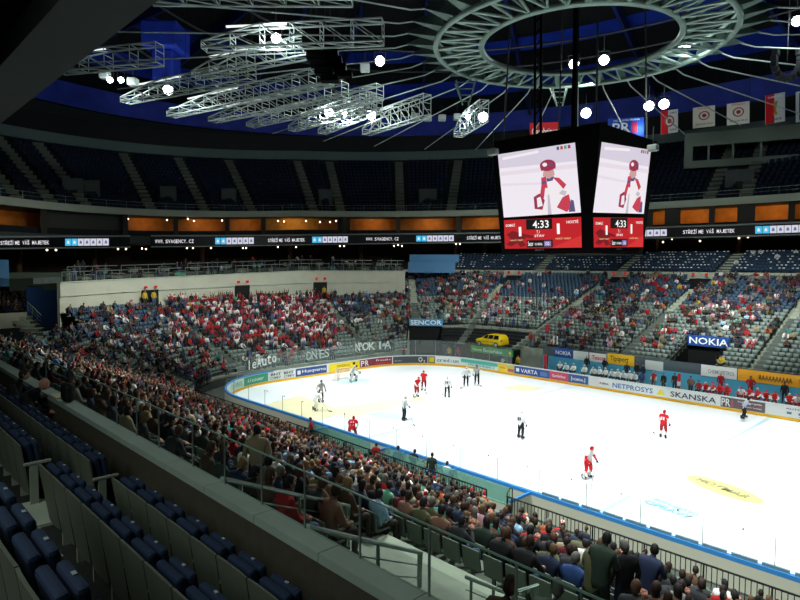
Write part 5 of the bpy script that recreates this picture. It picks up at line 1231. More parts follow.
for k, qs in byrow.items():
    qs.sort(key=lambda q: SEATS[q[0]][5])         # from the right, next to the camera's end
    for j, q in enumerate(qs):
        s = SEATS[q[0]]; f = facing((s[3], s[4]))+random.uniform(-.18, .18)
        o = person((s[0]+random.uniform(-.03, .03), s[1], s[2]-.02), f, q[3], q[1], q[5], q[4], q[2], scale=random.uniform(.94, 1.04))
        hd = {'wool': 'red-white hat', 'cap': 'dark cap', 'bald': 'bald head'}.get(q[4], q[5]+' hair')
        tag(o, 'person in %s coat, %s, %s from right, %s row above fence' % (q[1], hd, ordinal(j+1), ordinal(k+1)), 'person', 'spectators in the near stand')
# ---- seats: individual ones near the camera
def seat_parts():
    g = MB(); g.rbox((0, -.24, .66), (.46, .05, .46), .02, Y=(0, 1, -.12), Z=(0, -.14, 1)); back = g
    h = MB(); h.rbox((0, -.02, .44), (.44, .40, .05), .02); h.box((0, -.2, .30), (.06, .06, .28)); return back, h
bk, pn = seat_parts()
me_back = bk.build('tmp', m_seat_shell); me_pan = pn.build('tmp', m_seat_shell); MB_, MP_ = me_back.data, me_pan.data; bpy.data.objects.remove(me_back); bpy.data.objects.remove(me_pan)
vis = [s for s in SEATS if s[11] and s[5] < 1.4]; vis.sort(key=lambda s: s[10]); near_seats = vis[:290]; near_ids = set(id(s) for s in near_seats)
byrow = {}
for s in near_seats: byrow.setdefault(s[7], []).append(s)
for k, ss in byrow.items():
    ss.sort(key=lambda s: s[5])
    for j, s in enumerate(ss):
        o = bpy.data.objects.new('stadium_chair', MB_); COL.objects.link(o); o.location = (s[0], s[1], s[2]); o.rotation_euler = (0, 0, facing((s[3], s[4])))
        p_ = bpy.data.objects.new('seat_pan', MP_); COL.objects.link(p_); p_.parent = o
        tag(o, 'grey stadium seat, %s from right, %s row above barred fence' % (ordinal(j+1), ordinal(k+1)), 'seat', 'grey seats of the near stand')
def mass_mesh(name, items, tmpl_v, tmpl_f, m, cols=None, mats=None, tm=None):
    """many copies of one shape in ONE mesh; items = (x, y, z, angle, scale)"""
    if not items: return None
    T = np.array(tmpl_v); n = len(T); I = np.array([q[:5] for q in items], float); ca, sa = np.cos(I[:, 3]), np.sin(I[:, 3])
    X = T[None, :, 0]*I[:, 4:5]; Y = T[None, :, 1]*I[:, 4:5]; Z = T[None, :, 2]*I[:, 4:5]
    V = np.stack([X*ca[:, None]-Y*sa[:, None]+I[:, 0:1], X*sa[:, None]+Y*ca[:, None]+I[:, 1:2], Z+I[:, 2:3]], -1).reshape(-1, 3)
    fl = np.concatenate([np.array(f) for f in tmpl_f]); ln = np.array([len(f) for f in tmpl_f]); N = len(items)
    loops = (fl[None, :]+(np.arange(N)*n)[:, None]).ravel(); lens = np.tile(ln, N); st = np.r_[0, np.cumsum(lens)[:-1]]
    me = bpy.data.meshes.new(name); me.vertices.add(len(V)); me.vertices.foreach_set('co', V.astype(np.float32).ravel()); me.loops.add(len(loops)); me.loops.foreach_set('vertex_index', loops.astype(np.int32))
    me.polygons.add(len(lens)); me.polygons.foreach_set('loop_start', st.astype(np.int32)); me.polygons.foreach_set('loop_total', lens.astype(np.int32))
    me.materials.append(m); me.update(calc_edges=True)
    if cols is not None:
        a = me.color_attributes.new('cloth_tone', 'FLOAT_COLOR', 'POINT'); a.data.foreach_set('color', np.asarray(cols, np.float32).ravel())
    o = bpy.data.objects.new(name, me); COL.objects.link(o); return o
sv = MB(); sv.box((0, -.22, .64), (.45, .05, .44), Y=(0, 1, 0), Z=(0, -.14, 1)); sv.box((0, -.05, .42), (.43, .34, .06)); sv.box((0, -.2, .2), (.05, .05, .4))
rest_seats = [s for s in SEATS if id(s) not in near_ids]
isblue = lambda s: (s[5] >= 3.3 and s[6] > 16.5) or (1.4 < s[5] < 3.3 and s[6] > 12.5)
mk = lambda f: [(s[0], s[1], s[2], facing((s[3], s[4])), 1) for s in rest_seats if f(s)]
o = mass_mesh('stadium_seats', mk(lambda s: not isblue(s)), sv.v, sv.f, m_seat_grey); tag(o, 'rows of grey seats in the lower stands around the ice', 'seats', kind='stuff')
o = mass_mesh('blue_stadium_seats', mk(isblue), sv.v, sv.f, m_seat_blue); tag(o, 'rows of blue seats at the top of the lower stands', 'seats', kind='stuff')
# club and upper tier seats
it = []
for k in range(7):
    d = 27.0+.85*k; z = 11.0+.36*k
    for i in range(150):
        u = u_px(28, 500, 3, 4.4)+(i/150)*(4.72-u_px(28, 500, 3, 4.4)) if i == 0 else None
        break
    u0, u1 = u_px(28, 457, 3, 4.4), 4.75
    n = 130
    for i in range(n):
        u = u0+(u1-u0)*(i+.5)/n
        if any(abs(u-a_)*len_u(u, d) < .95 for a_ in CLUB_AISLE): continue
        p, nn = at_u(u, d); it.append((p[0], p[1], z, facing(nn), 1))
o = mass_mesh('club_seats', it, sv.v, sv.f, mat('club_seat_navy', '#26394d', .55)); tag(o, 'navy seats of the far club level under the display ribbon', 'seats', kind='stuff')
tg = MB(); tg.box((0, -.20, .82), (.22, .09, .10)); it2 = [q for q in it if random.random() < (.5 if proj(q[:3])[0] > 560 else .25)]
o = mass_mesh('seat_leaflets', it2, tg.v, tg.f, m_ink_w); tag(o, 'white leaflets on the backrests of the far club seats', 'leaflets', kind='stuff')
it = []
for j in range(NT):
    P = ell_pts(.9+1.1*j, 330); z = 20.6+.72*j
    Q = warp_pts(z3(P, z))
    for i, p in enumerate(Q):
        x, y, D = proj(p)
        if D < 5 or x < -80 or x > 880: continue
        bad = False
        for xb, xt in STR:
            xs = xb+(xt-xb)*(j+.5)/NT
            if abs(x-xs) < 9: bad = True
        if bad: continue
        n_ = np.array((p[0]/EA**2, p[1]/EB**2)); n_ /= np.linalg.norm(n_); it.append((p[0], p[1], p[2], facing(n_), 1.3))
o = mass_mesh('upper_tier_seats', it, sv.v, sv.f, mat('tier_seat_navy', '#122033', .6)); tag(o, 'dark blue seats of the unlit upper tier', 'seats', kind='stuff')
# ---- the rest of the crowd, too many and too small to single out
def decimated(ti):
    me = TEMPL[ti][1]; o = bpy.data.objects.new('tmp', me); COL.objects.link(o); md = o.modifiers.new('d', 'DECIMATE'); md.ratio = .16
    bpy.context.view_layer.update(); dg = bpy.context.evaluated_depsgraph_get(); m2 = bpy.data.meshes.new_from_object(o.evaluated_get(dg)); bpy.data.objects.remove(o)
    V = np.array([v.co[:] for v in m2.vertices]); F = [tuple(p.vertices) for p in m2.polygons]; zv = np.ones(len(V), int)
    for p in m2.polygons:
        for v in p.vertices: zv[v] = p.material_index
    hd = TEMPL[ti][2]; rel = V-np.array(hd); zv[(np.linalg.norm(rel/np.array((.1, .12, .14)), axis=1) < 1.25) & ((rel[:, 2] > .03) | (rel[:, 1] < -.02))] = 6; return V, F, zv
DEC = {}
def crowd(name, people, label):
    obs = []
    for ti in range(len(TEMPL)):
        grp = [q for q in people if q['t'] == ti]
        if not grp: continue
        if ti not in DEC: DEC[ti] = decimated(ti)
        V, F, zv = DEC[ti]; cols = []
        for q in grp:
            pal = [hexc(q['skin']), hexc(COATS[q['coat']]), hexc(COATS[q['sleeve']]), hexc(q['pants']), hexc('#1b1917'), hexc('#1a1412'), hexc(q['hair'])]; cols.append(np.array([(*pal[z], 1) for z in zv]))
        obs.append((V, F, [(q['x'], q['y'], q['z'], q['a'], q['s']) for q in grp], np.concatenate(cols)))
    # one object: append the groups
    allV = []; allL = []; allN = []; allC = []; base = 0
    for V, F, items, cols in obs:
        I = np.array(items); ca, sa = np.cos(I[:, 3]), np.sin(I[:, 3]); sc = I[:, 4:5]
        X, Y, Z = V[None, :, 0]*sc, V[None, :, 1]*sc, V[None, :, 2]*sc
        P = np.stack([X*ca[:, None]-Y*sa[:, None]+I[:, 0:1], X*sa[:, None]+Y*ca[:, None]+I[:, 1:2], Z+I[:, 2:3]], -1).reshape(-1, 3)
        fl = np.concatenate([np.array(f) for f in F]); ln = np.array([len(f) for f in F])
        allL.append((fl[None, :]+(np.arange(len(I))*len(V))[:, None]).ravel()+base); allN.append(np.tile(ln, len(I))); allV.append(P); allC.append(cols); base += len(P)
    V = np.concatenate(allV); L = np.concatenate(allL); N = np.concatenate(allN); C4 = np.concatenate(allC)
    me = bpy.data.meshes.new(name); me.vertices.add(len(V)); me.vertices.foreach_set('co', V.astype(np.float32).ravel()); me.loops.add(len(L)); me.loops.foreach_set('vertex_index', L.astype(np.int32)); me.polygons.add(len(N))
    me.polygons.foreach_set('loop_start', np.r_[0, np.cumsum(N)[:-1]].astype(np.int32)); me.polygons.foreach_set('loop_total', N.astype(np.int32))
    me.materials.append(mat('crowd_cloth', rough=.8, attr='cloth_tone', attr_type='GEOMETRY')); me.update(calc_edges=True)
    a = me.color_attributes.new('cloth_tone', 'FLOAT_COLOR', 'POINT'); a.data.foreach_set('color', C4.astype(np.float32).ravel())
    o = bpy.data.objects.new(name, me); COL.objects.link(o); return tag(o, label, 'crowd', kind='stuff')
def cp(x, y, z, a, coat, sl, t, style, hair): return dict(x=x, y=y, z=z, a=a, coat=coat, sleeve=sl, t=t, s=random.uniform(.95, 1.05), skin=random.choice(SKINS), pants=random.choice(TROUS), hair='#a8121a' if style == 'wool' else HAIRS[hair])
ppl = []
for q in rest:
    s = SEATS[q[0]]; ppl.append(cp(s[0], s[1], s[2]-.02, facing((s[3], s[4]))+random.uniform(-.3, .3), q[1], q[2], q[3], q[4], q[5]))
for A, z in CORNER_ROWS:                       # corner stand at far left
    for f in np.linspace(.05, .95, 16):
        if random.random() < .75: p = A[0]+(A[1]-A[0])*f; ppl.append(cp(p[0], p[1], z, facing((-.8, -.6)), random.choice(DULL), random.choice(DULL), 0, 'short', 'brown'))
for X in np.linspace(70, 400, 75):             # guests on the end terrace and under the far ribbon
    d = random.choice([20.2, 21.2, 23.2, 24.5, 26]); zb = 11.0 if d < 22 else 11.6
    if random.random() < .62:
        p, n = at_u(u_px(d, X, 1.3, 3.9), d); z = warp_pts([(*p, zb)])[0][2]; ppl.append(cp(p[0], p[1], z, facing(n)+random.uniform(-1, 1), random.choice(['black']*5+['charcoal', 'white', 'navy', 'red']), 'black', random.choice([0, 0, 2, 6]), 'short', 'dark brown'))
for (X, Y_) in ((735, 262), (745, 254), (752, 253), (772, 257), (788, 253), (564, 274), (572, 275), (562, 274)):
    k = 2; p = py(X, Y_, 43.5+.0); p = np.array((p[0], 42.0+max(0, (268-Y_))*.33, 11+.36*max(0, (268-Y_)/2.6))); ppl.append(cp(p[0], p[1], p[2]-.2, facing((0, 1)), random.choice(['white', 'white', 'light blue']), 'white', 0, 'short', 'brown'))
crowd('crowd', ppl, 'dense crowd of distant spectators in the far and end stands')
print('SEATS', len(SEATS), 'occ', len(occ), 'crowd', len(ppl), 'near seats', len(near_seats), 'vis near', len(vis), 'max ind depth', max(SEATS[q[0]][10] for q in ind))
for q, l in zip(UP, UPLOC):
    o = person((l[0], l[1]+.1, l[2]), random.uniform(-.5, .3) if q[2] != 6 else .9, q[2], q[3], q[4], q[5]); tag(o, q[6], 'person')
# people at the boards and in the rinkside boxes on the near side
def at_head(x, y, Y, h): p = py(x, y, Y); return (p[0], Y, p[2]-h)
for (x, y, Y, ti, coat, hr, st, lab) in ((311, 417, -16.95, 10, 'red', 'black', 'short', 'person in red jacket standing by the barred fence with hands on hips'), (376, 443, -16.95, 6, 'red', 'brown', 'short', 'person in red jacket with white sleeves standing by the near boards'),
        (398, 446, -16.2, 6, 'blue', 'brown', 'cap', 'person in bright blue jacket leaning at the rinkside box'), (413, 450, -16.2, 9, 'black', 'black', 'cap', 'person in black jacket beside the bright blue jacket'), (423, 458, -16.0, 0, 'beige', 'fair', 'short', 'person in beige top sitting in the rinkside box'),
        (432, 453, -16.2, 6, 'dark green', 'black', 'short', 'person in dark green jacket standing at the rinkside box'), (447, 461, -16.0, 0, 'white', 'brown', 'short', 'person in white top sitting at the right of the rinkside box')):
    h = 1.77 if TEMPL[ti][0] == 'stand' else 1.39; l = at_head(x, y, Y, h)
    o = person((l[0], l[1], min(max(l[2], -.05), .45)), .4 if ti != 10 else 2.6, ti, coat, hr, st, 'white' if 'sleeves' in lab else None); tag(o, lab, 'person')
# ================================================================ HOCKEY PLAYERS
m_glove = mat('player_glove', '#2a2326', .7); m_jw = mat('jersey_white', '#e6e8e6', .8); m_jr = mat('jersey_red', '#c0131c', .8); m_pk = mat('pants_black', '#17181b', .8); m_pr = mat('pants_red', '#8f1a20', .8); m_sw = mat('sock_white', '#dcdedb', .8); m_sr = mat('sock_red', '#b3121a', .8); m_sk = mat('sock_dark', '#202227', .8)
m_hel_r = mat('helmet_red', '#b01019', .35); m_hel_w = mat('helmet_white', '#e2e5e4', .35); m_hel_k = mat('helmet_black', '#15161a', .35); m_skate = mat('skate_black', '#101012', .5); m_blade = mat('skate_blade', '#9fa6aa', .3, .8)
m_skinc = mat('face_skin', '#c08a70', .6); m_stripe = mat('referee_stripes', '#8d9093', .8); m_stick = mat('stick_wood', '#3a2f28', .6); m_pad = mat('goalie_pad', '#e4e6e2', .6); m_ygl = mat('yellow_vest', '#d8c31e', .7)
def stripes_mat():
    m = mat('striped_shirt', '#ffffff', .8); nt = m.node_tree; b = nt.nodes['Principled BSDF']; tc = nt.nodes.new('ShaderNodeTexCoord'); w = nt.nodes.new('ShaderNodeTexWave'); w.inputs['Scale'].default_value = 3.2; r = nt.nodes.new('ShaderNodeValToRGB'); r.color_ramp.interpolation = 'CONSTANT'; r.color_ramp.elements[1].position = .5; r.color_ramp.elements[0].color = (.02, .02, .02, 1); r.color_ramp.elements[1].color = (.8, .8, .8, 1)
    nt.links.new(tc.outputs['Object'], w.inputs[0]); nt.links.new(w.outputs[0], r.inputs[0]); nt.links.new(r.outputs[0], b.inputs['Base Color']); return m
m_ref = stripes_mat()
def player_pose(kind):
    J = {}; hands = []
    if kind == 'glide':   J = {'pelvis': (0, 0, 1.0), 'spine': (0, .05, 1.18), 'chest': (0, .14, 1.38), 'neck': (0, .22, 1.53), 'skull': (0, .26, 1.6)}; hd = (0, .28, 1.68); arm = {'l': ((-.32, .2, 1.2), (-.18, .44, 1.08), (.3, .8, -.4)), 'r': ((.34, .14, 1.2), (.22, .36, .98), (-.2, .8, -.5))}; leg = {'l': ((-.12, 0, .95), (-.18, .12, .55), (-.2, -.02, .16)), 'r': ((.12, 0, .95), (.2, .12, .55), (.24, -.06, .16))}
    elif kind == 'stand': J = {'pelvis': (0, 0, 1.02), 'spine': (0, .02, 1.2), 'chest': (0, .05, 1.42), 'neck': (0, .08, 1.57), 'skull': (0, .1, 1.64)}; hd = (0, .11, 1.73); arm = {'l': ((-.34, .04, 1.22), (-.30, .24, 1.02), (.1, .8, -.4)), 'r': ((.34, .0, 1.22), (.34, .14, .98), (-.1, .5, -.8))}; leg = {'l': ((-.12, 0, .97), (-.15, .04, .56), (-.16, -.02, .16)), 'r': ((.12, 0, .97), (.16, .04, .56), (.18, -.02, .16))}
    elif kind == 'bend':  J = {'pelvis': (0, -.1, .92), 'spine': (0, .06, 1.05), 'chest': (0, .26, 1.18), 'neck': (0, .4, 1.27), 'skull': (0, .45, 1.32)}; hd = (0, .5, 1.38); arm = {'l': ((-.32, .34, 1.0), (-.16, .5, .8), (.2, .6, -.6)), 'r': ((.32, .34, 1.0), (.18, .5, .78), (-.2, .6, -.6))}; leg = {'l': ((-.14, -.08, .88), (-.22, .16, .54), (-.24, -.04, .16)), 'r': ((.14, -.08, .88), (.22, .16, .54), (.26, -.04, .16))}
    elif kind == 'stride': J = {'pelvis': (0, 0, .98), 'spine': (.05, .06, 1.15), 'chest': (.12, .18, 1.34), 'neck': (.16, .28, 1.47), 'skull': (.18, .32, 1.53)}; hd = (.19, .35, 1.61); arm = {'l': ((-.24, .22, 1.2), (-.2, .46, 1.12), (.2, .8, .1)), 'r': ((.44, .06, 1.18), (.5, .0, .92), (0, -.3, -1)), }; leg = {'l': ((-.12, 0, .94), (-.36, .14, .6), (-.62, .06, .2)), 'r': ((.12, 0, .94), (-.02, .02, .54), (-.2, -.1, .16))}
    elif kind == 'goalie': J = {'pelvis': (0, -.1, .78), 'spine': (0, .04, .95), 'chest': (0, .2, 1.14), 'neck': (0, .28, 1.28), 'skull': (0, .31, 1.34)}; hd = (0, .34, 1.43); arm = {'l': ((-.42, .24, .98), (-.5, .46, .86), (-.2, .9, .1)), 'r': ((.42, .24, .96), (.44, .46, .72), (0, .8, -.5))}; leg = {'l': ((-.16, -.06, .74), (-.30, .2, .5), (-.36, .08, .14)), 'r': ((.16, -.06, .74), (.30, .2, .5), (.36, .08, .14))}
    for s, k in (('l', -1), ('r', 1)):
        c_ = J['chest']; J['sho_'+s] = (c_[0]+k*.22, c_[1], c_[2]+.07); J['elb_'+s], J['wri_'+s], d = arm[s]; hands.append((J['wri_'+s], d, .8, -k)); J['hip_'+s], J['kne_'+s], J['ank_'+s] = leg[s]; a = J['ank_'+s]; J['toe_'+s] = (a[0]+k*.03, a[1]+.16, a[2]-.05)
    return J, hd, hands
def player(label, loc, face, kind, mats, helmet, stick=None, ref=False, goalie=False, cat='person', yaw=0):
    J, hd, hands = player_pose(kind); R = base_R(1.15, 1.35)
    if ref: R = base_R(1.0, 1.1)
    for s in 'lr':
        if not ref: R['hip_'+s] = .135; R['kne_'+s] = .10; R['ank_'+s] = .075; R['sho_'+s] = .11
    zones = dict(ZC); PMs = [m_skinc, mats[0], mats[1], mats[2], mats[3], m_eye, m_glove]
    for s in 'lr': zones['kne_%s-ank_%s' % (s, s)] = 4; zones['ank_%s-toe_%s' % (s, s)] = 4
    me = make_body('person', J, R, zones, (hd, yaw, -.1), hands, glove=6, mats=PMs)
    o = bpy.data.objects.new('person', me); COL.objects.link(o); o.location = (loc[0], loc[1], 0.02); o.rotation_euler = (0, 0, face); o.scale = (1.06,)*3; tag(o, label, cat)
    # helmet, skates, number
    hm = hair_mesh('short', hd, yaw, -.1); hm.transform(Matrix.Translation(Vector(hd)) @ Matrix.Scale(1.14, 4) @ Matrix.Translation(-Vector(hd))); hm.materials.clear(); hm.materials.append(helmet); hm.materials.append(helmet)
    h = bpy.data.objects.new('helmet', hm); COL.objects.link(h); h.parent = o
    for s in 'lr':
        a = np.array(J['ank_'+s]); g = MB(); g.rbox(a+(0, .05, -.03), (.10, .29, .12), .03); g.rbox(a+(0, -.03, .05), (.11, .13, .16), .03); sk = g.build('skate', m_skate, o); g = MB(); g.box(a+(0, .05, -.12), (.02, .30, .06)); g.build('blade', m_blade, sk)
    if not ref and mats[0] in (m_jw, m_jr):
        c_ = J['chest']; sp = J['spine']; g = MB(); 
        for side in (-1,):
            for dx in (-.07, .07): g.box((c_[0]+dx, (c_[1]+sp[1])/2-.165, (c_[2]+sp[2])/2+.03), (.08, .02, .2), Z=(0, (c_[1]-sp[1])/.25, 1))
        g.build('back_number', m_jr if mats[0] == m_jw and helmet == m_hel_r else m_pk if mats[0] == m_jw else m_jw, o)
    if goalie:
        for s, k in (('l', -1), ('r', 1)):
            a, kn = np.array(J['ank_'+s]), np.array(J['kne_'+s]); d = kn-a; L = np.linalg.norm(d); d /= L; g = MB(); X_ = np.array((1., 0, 0)); Y_ = np.cross(d, X_); g.rbox(a+d*L*.6+np.array((0, .09, .02)), (.28, .12, L*1.45), .05, X_, Y_, d); g.build('leg_pad', m_pad, o)
        w = np.array(J['wri_l']); g = MB(); g.rbox(w+(0, .06, .02), (.22, .1, .36), .04); g.build('blocker', m_pad, o); w = np.array(J['wri_r']); g = MB(); g.ball(w+(0, .08, 0), (.15, .09, .15)); g.build('catching_glove', m_pad, o)
    if stick:
        cz, sz = math.cos(face), math.sin(face); Wd = lambda p: np.array((loc[0]+p[0]*cz-p[1]*sz, loc[1]+p[0]*sz+p[1]*cz, p[2]+.02))
        wl, wr = np.array(J['wri_l']), np.array(J['wri_r']); tip = np.array((stick[0], stick[1], .04)); top = np.array(wr if stick[0] < 0 else wl)+(0, .04, .0); top = top+(top-tip)*.12
        t = thing('hockey_stick', 'stick of the '+label[len('person '):] if label.startswith('person ') else 'hockey stick', 'hockey stick'); g = MB(); g.tube([Wd(top), Wd(tip)], .016, 5); g.build('shaft', m_stick, t)
        d = np.array((np.sign(stick[0])*.25, .2, 0)); g = MB(); a, b = Wd(tip), Wd(tip+d); dd = (b-a)/np.linalg.norm(b-a); g.box((a+b)/2+(0, 0, .02), (np.linalg.norm(b-a), .025, .075), dd, np.cross((0, 0, 1), dd)); g.build('blade', m_stick, t)
    return o
WHT = (m_jw, m_jw, m_pk, m_sk); RED = (m_jw, m_jr, m_jr, m_sw); RED2 = (m_jr, m_jw, m_pr, m_sw)
TOC = lambda p: math.atan2(-(CAM[0]-p[0]), CAM[1]-p[1])    # facing the camera
def G(x, y): return pz(x, y, 0)
tc_ = lambda x, y, a=0: TOC(G(x, y))+a
player('person in white goalie gear crouching before the far goal', (-25.2, -.15), -math.pi/2, 'goalie', (m_jw, m_jw, m_pk, m_pad), m_hel_w, (.7, .75), goalie=True)
player('person in striped referee shirt standing near the far left circle', G(321, 402.5), tc_(321, 402, .4), 'stand', (m_ref, m_ref, m_pk, m_pk), m_hel_k, ref=True)
player('person in white hockey kit over the pale yellow ice logo', G(315, 411), tc_(315, 411, 1.9), 'bend', (m_jw, m_jw, m_jw, m_sw), m_hel_w, (.8, .9))
q = py(352, 417, -13.6); player('person in red hockey kit bending close to the near boards', (q[0], -13.6), tc_(352, 431, 2.9), 'bend', (m_jr, m_jw, m_pr, m_sr), m_hel_r, (-.8, .9))
player('person in white hockey kit reaching stick to the left', G(404, 421), tc_(404, 421, 1.2), 'stand', WHT, m_hel_w, (.9, 1.1))
player('person in red hockey kit, lower left of the red pair', G(416, 397.5), tc_(416, 397, .9), 'glide', RED2, m_hel_r, (.7, 1.0))
player('person in red hockey kit, upper right of the red pair', G(424, 391), tc_(424, 391, -.4), 'stand', RED2, m_hel_r, (-.6, 1.0))
player('person in white hockey kit with black pants right of the red pair', G(447, 398), tc_(447, 398, 2.8), 'stand', WHT, m_hel_w, (-.7, .9))
player('person in white hockey kit, left of the far pair', G(466, 386.5), tc_(466, 386, .2), 'stand', WHT, m_hel_w, (.6, 1.0))
player('person in white shirt with black helmet, right of the far pair', G(477, 384.5), tc_(477, 384, -.3), 'stand', (m_ref, m_jw, m_pk, m_sk), m_hel_k, (-.6, .8))
player('person in white hockey kit alone at mid ice', G(520.5, 439), tc_(520, 439, 2.4), 'stand', WHT, m_hel_w, (-.7, .9))
player('person in red and white kit nearest to the near boards', G(587, 479), tc_(587, 479, .9), 'glide', RED, m_hel_r, (.9, 1.0), yaw=.4)
player('person in red and white kit standing near the blue line', G(663, 438.5), tc_(663, 439, 2.7), 'stand', RED2, m_hel_r, (-.9, .6))
player('person in pale blue linesman shirt skating along the far boards', G(743, 420), tc_(743, 420, 1.5), 'stride', (mat('linesman_shirt', '#b9c4d6', .8), mat('linesman_shirt', '#b9c4d6'), m_pk, m_pk), m_hel_k, ref=True)
# the far goal
t = thing('hockey_goal', 'red framed hockey goal with white net at the far end', 'goal', (-26.15, -.35, 0)); g = MB(); W2 = .915
g.tube([(0, -W2, 0), (0, -W2, 1.22), (0, W2, 1.22), (0, W2, 0)], .035, 8); g.build('front_frame', mat('goal_red', '#c4382a', .4), t)
g = MB(); g.tube([(0, -W2, .03), (-.9, -W2-.1, .03), (-1.1, 0, .03), (-.9, W2+.1, .03), (0, W2, .03)], .03, 6); g.tube([(0, -W2, 1.22), (-.45, -.8, 1.2), (-.55, 0, 1.2), (-.45, .8, 1.2), (0, W2, 1.22)], .025, 6); g.tube([(-.55, 0, 1.2), (-1.1, 0, .03)], .025, 6); g.build('rear_frame', mat('goal_frame_white', '#d8d2c8', .5), t)
g = MB(); top = [(0, -W2, 1.22), (-.45, -.8, 1.2), (-.55, 0, 1.2), (-.45, .8, 1.2), (0, W2, 1.22)]; bot = [(0, -W2, .03), (-.9, -W2-.1, .03), (-1.1, 0, .03), (-.9, W2+.1, .03), (0, W2, .03)]
L_ = lambda a, b, f: tuple(np.array(a)*(1-f)+np.array(b)*f)
for i in range(4):
    for f in np.linspace(0, 1, 7)[:-1]: g.tube([L_(top[i], top[i+1], f), L_(bot[i], bot[i+1], f)], .012, 3, cap=False)
for f in np.linspace(.1, .9, 8): g.tube([L_(top[i], bot[i], f) for i in range(5)], .012, 3, cap=False)
g.build('net', m_ink_w, t)['kind'] = 'stuff'
# ---- benches: seated players, staff
def bench_template(lean):
    J, hd, hands = sit_pose(lean, 'knees', b=1.2); R = base_R(1.2, 1.35); me = make_body('person', J, R, dict(ZC), (hd, .2, -.05), hands, glove=6, mats=[m_skinc, m_coat, m_sleeve, m_pants, m_sw, m_eye, m_glove])
    hm = hair_mesh('short', hd, .2, -.05); hm.transform(Matrix.Translation(Vector(hd)) @ Matrix.Scale(1.14, 4) @ Matrix.Translation(-Vector(hd))); hm.materials.clear(); hm.materials.append(m_hair); hm.materials.append(m_hair); return me, hm
BT = [bench_template(.1), bench_template(.6)]
def bench_player(X, Y_, coat, sl, pants, hel, label):
    p = py(X, Y_, 16.25); me, hm = random.choice(BT); o = bpy.data.objects.new('person', me); COL.objects.link(o); o.location = (p[0], 16.25, .62); o.rotation_euler = (0, 0, math.pi+random.uniform(-.4, .4))
    o['coat_tone'] = list(hexc(coat)); o['sleeve_tone'] = list(hexc(sl)); o['trouser_tone'] = list(hexc(pants)); h = bpy.data.objects.new('helmet', hm); COL.objects.link(h); h.parent = o; h['hair_tone'] = list(hexc(hel)); tag(o, label, 'person', 'players on the benches')
for i, X in enumerate((560, 567, 574, 585, 594, 600, 606, 613, 618, 624, 630, 635)):
    bench_player(X, 370, '#e4e8e4', random.choice(['#e4e8e4', '#cfd8d0', '#30343a']), '#1b1d22', '#e6e9e8', 'person in white hockey kit on the left bench, %s from the left' % ordinal(i+1))
for i, X in enumerate((706, 713, 720, 727, 742, 750, 758, 766, 775, 790, 797)):
    r_ = random.random() < .5; bench_player(X, 392, '#c8141c' if r_ or i < 4 else '#e6e2e0', '#e6e2e0' if r_ else '#c8141c', '#a31019', '#b8131b' if i % 3 else '#e4e0de', 'person in red hockey kit on the right bench, %s from the left' % ordinal(i+1))
for (X, Y_, Yw, ti, coat, hr, st, sl, lab) in ((587, 356, 17.3, 6, 'black', 'grey', 'bald', None, 'person in black jacket standing at left end of the white bench'), (605, 358, 17.3, 10, 'black', 'brown', 'short', None, 'person in black jacket standing second behind the white bench'), (627, 362.5, 17.3, 6, 'charcoal', 'black', 'short', None, 'person in charcoal jacket standing third behind the white bench'), (637, 362.5, 17.3, 6, 'black', 'black', 'short', None, 'person in black jacket standing fourth behind the white bench'), (643, 364, 17.3, 6, 'navy', 'brown', 'short', None, 'person in navy jacket standing at right end of the white bench'),
        (642, 371, 16.2, 6, 'blue', 'black', 'cap', None, 'person in blue tracksuit beside the white bench'), (654, 371, 16.3, 6, 'red', 'brown', 'wool', 'white', 'person in red and white shirt between the two benches'), (664, 373, 16.3, 6, 'black', 'brown', 'short', None, 'person in black shirt between the two benches'), (675, 373, 16.6, 6, 'charcoal', 'black', 'short', 'red', 'person in charcoal top with red sleeves between the benches'), (691, 376, 16.5, 10, 'plaid brown', 'black', 'short', None, 'person in brown jacket left of the red bench'), (699, 380, 16.0, 0, 'red', 'black', 'short', None, 'person in red top at left end of the red bench'),
        (721, 373, 17.2, 6, 'red', 'grey', 'bald', None, 'person in red jacket standing behind the red bench under white banner'), (751, 376, 17.2, 10, 'red', 'black', 'cap', None, 'person in red shirt and black cap standing under the orange banner'), (785, 382, 17.2, 6, 'black', 'black', 'short', None, 'person in black jacket standing behind right end of red bench')):
    h = 1.77 if TEMPL[ti][0] == 'stand' else 1.39; l = at_head(X, Y_, Yw, h); o = person((l[0], l[1], min(max(l[2], .3), 1.1)), math.pi+random.uniform(-.4, .4), ti, coat, hr, st, sl); tag(o, lab, 'person')
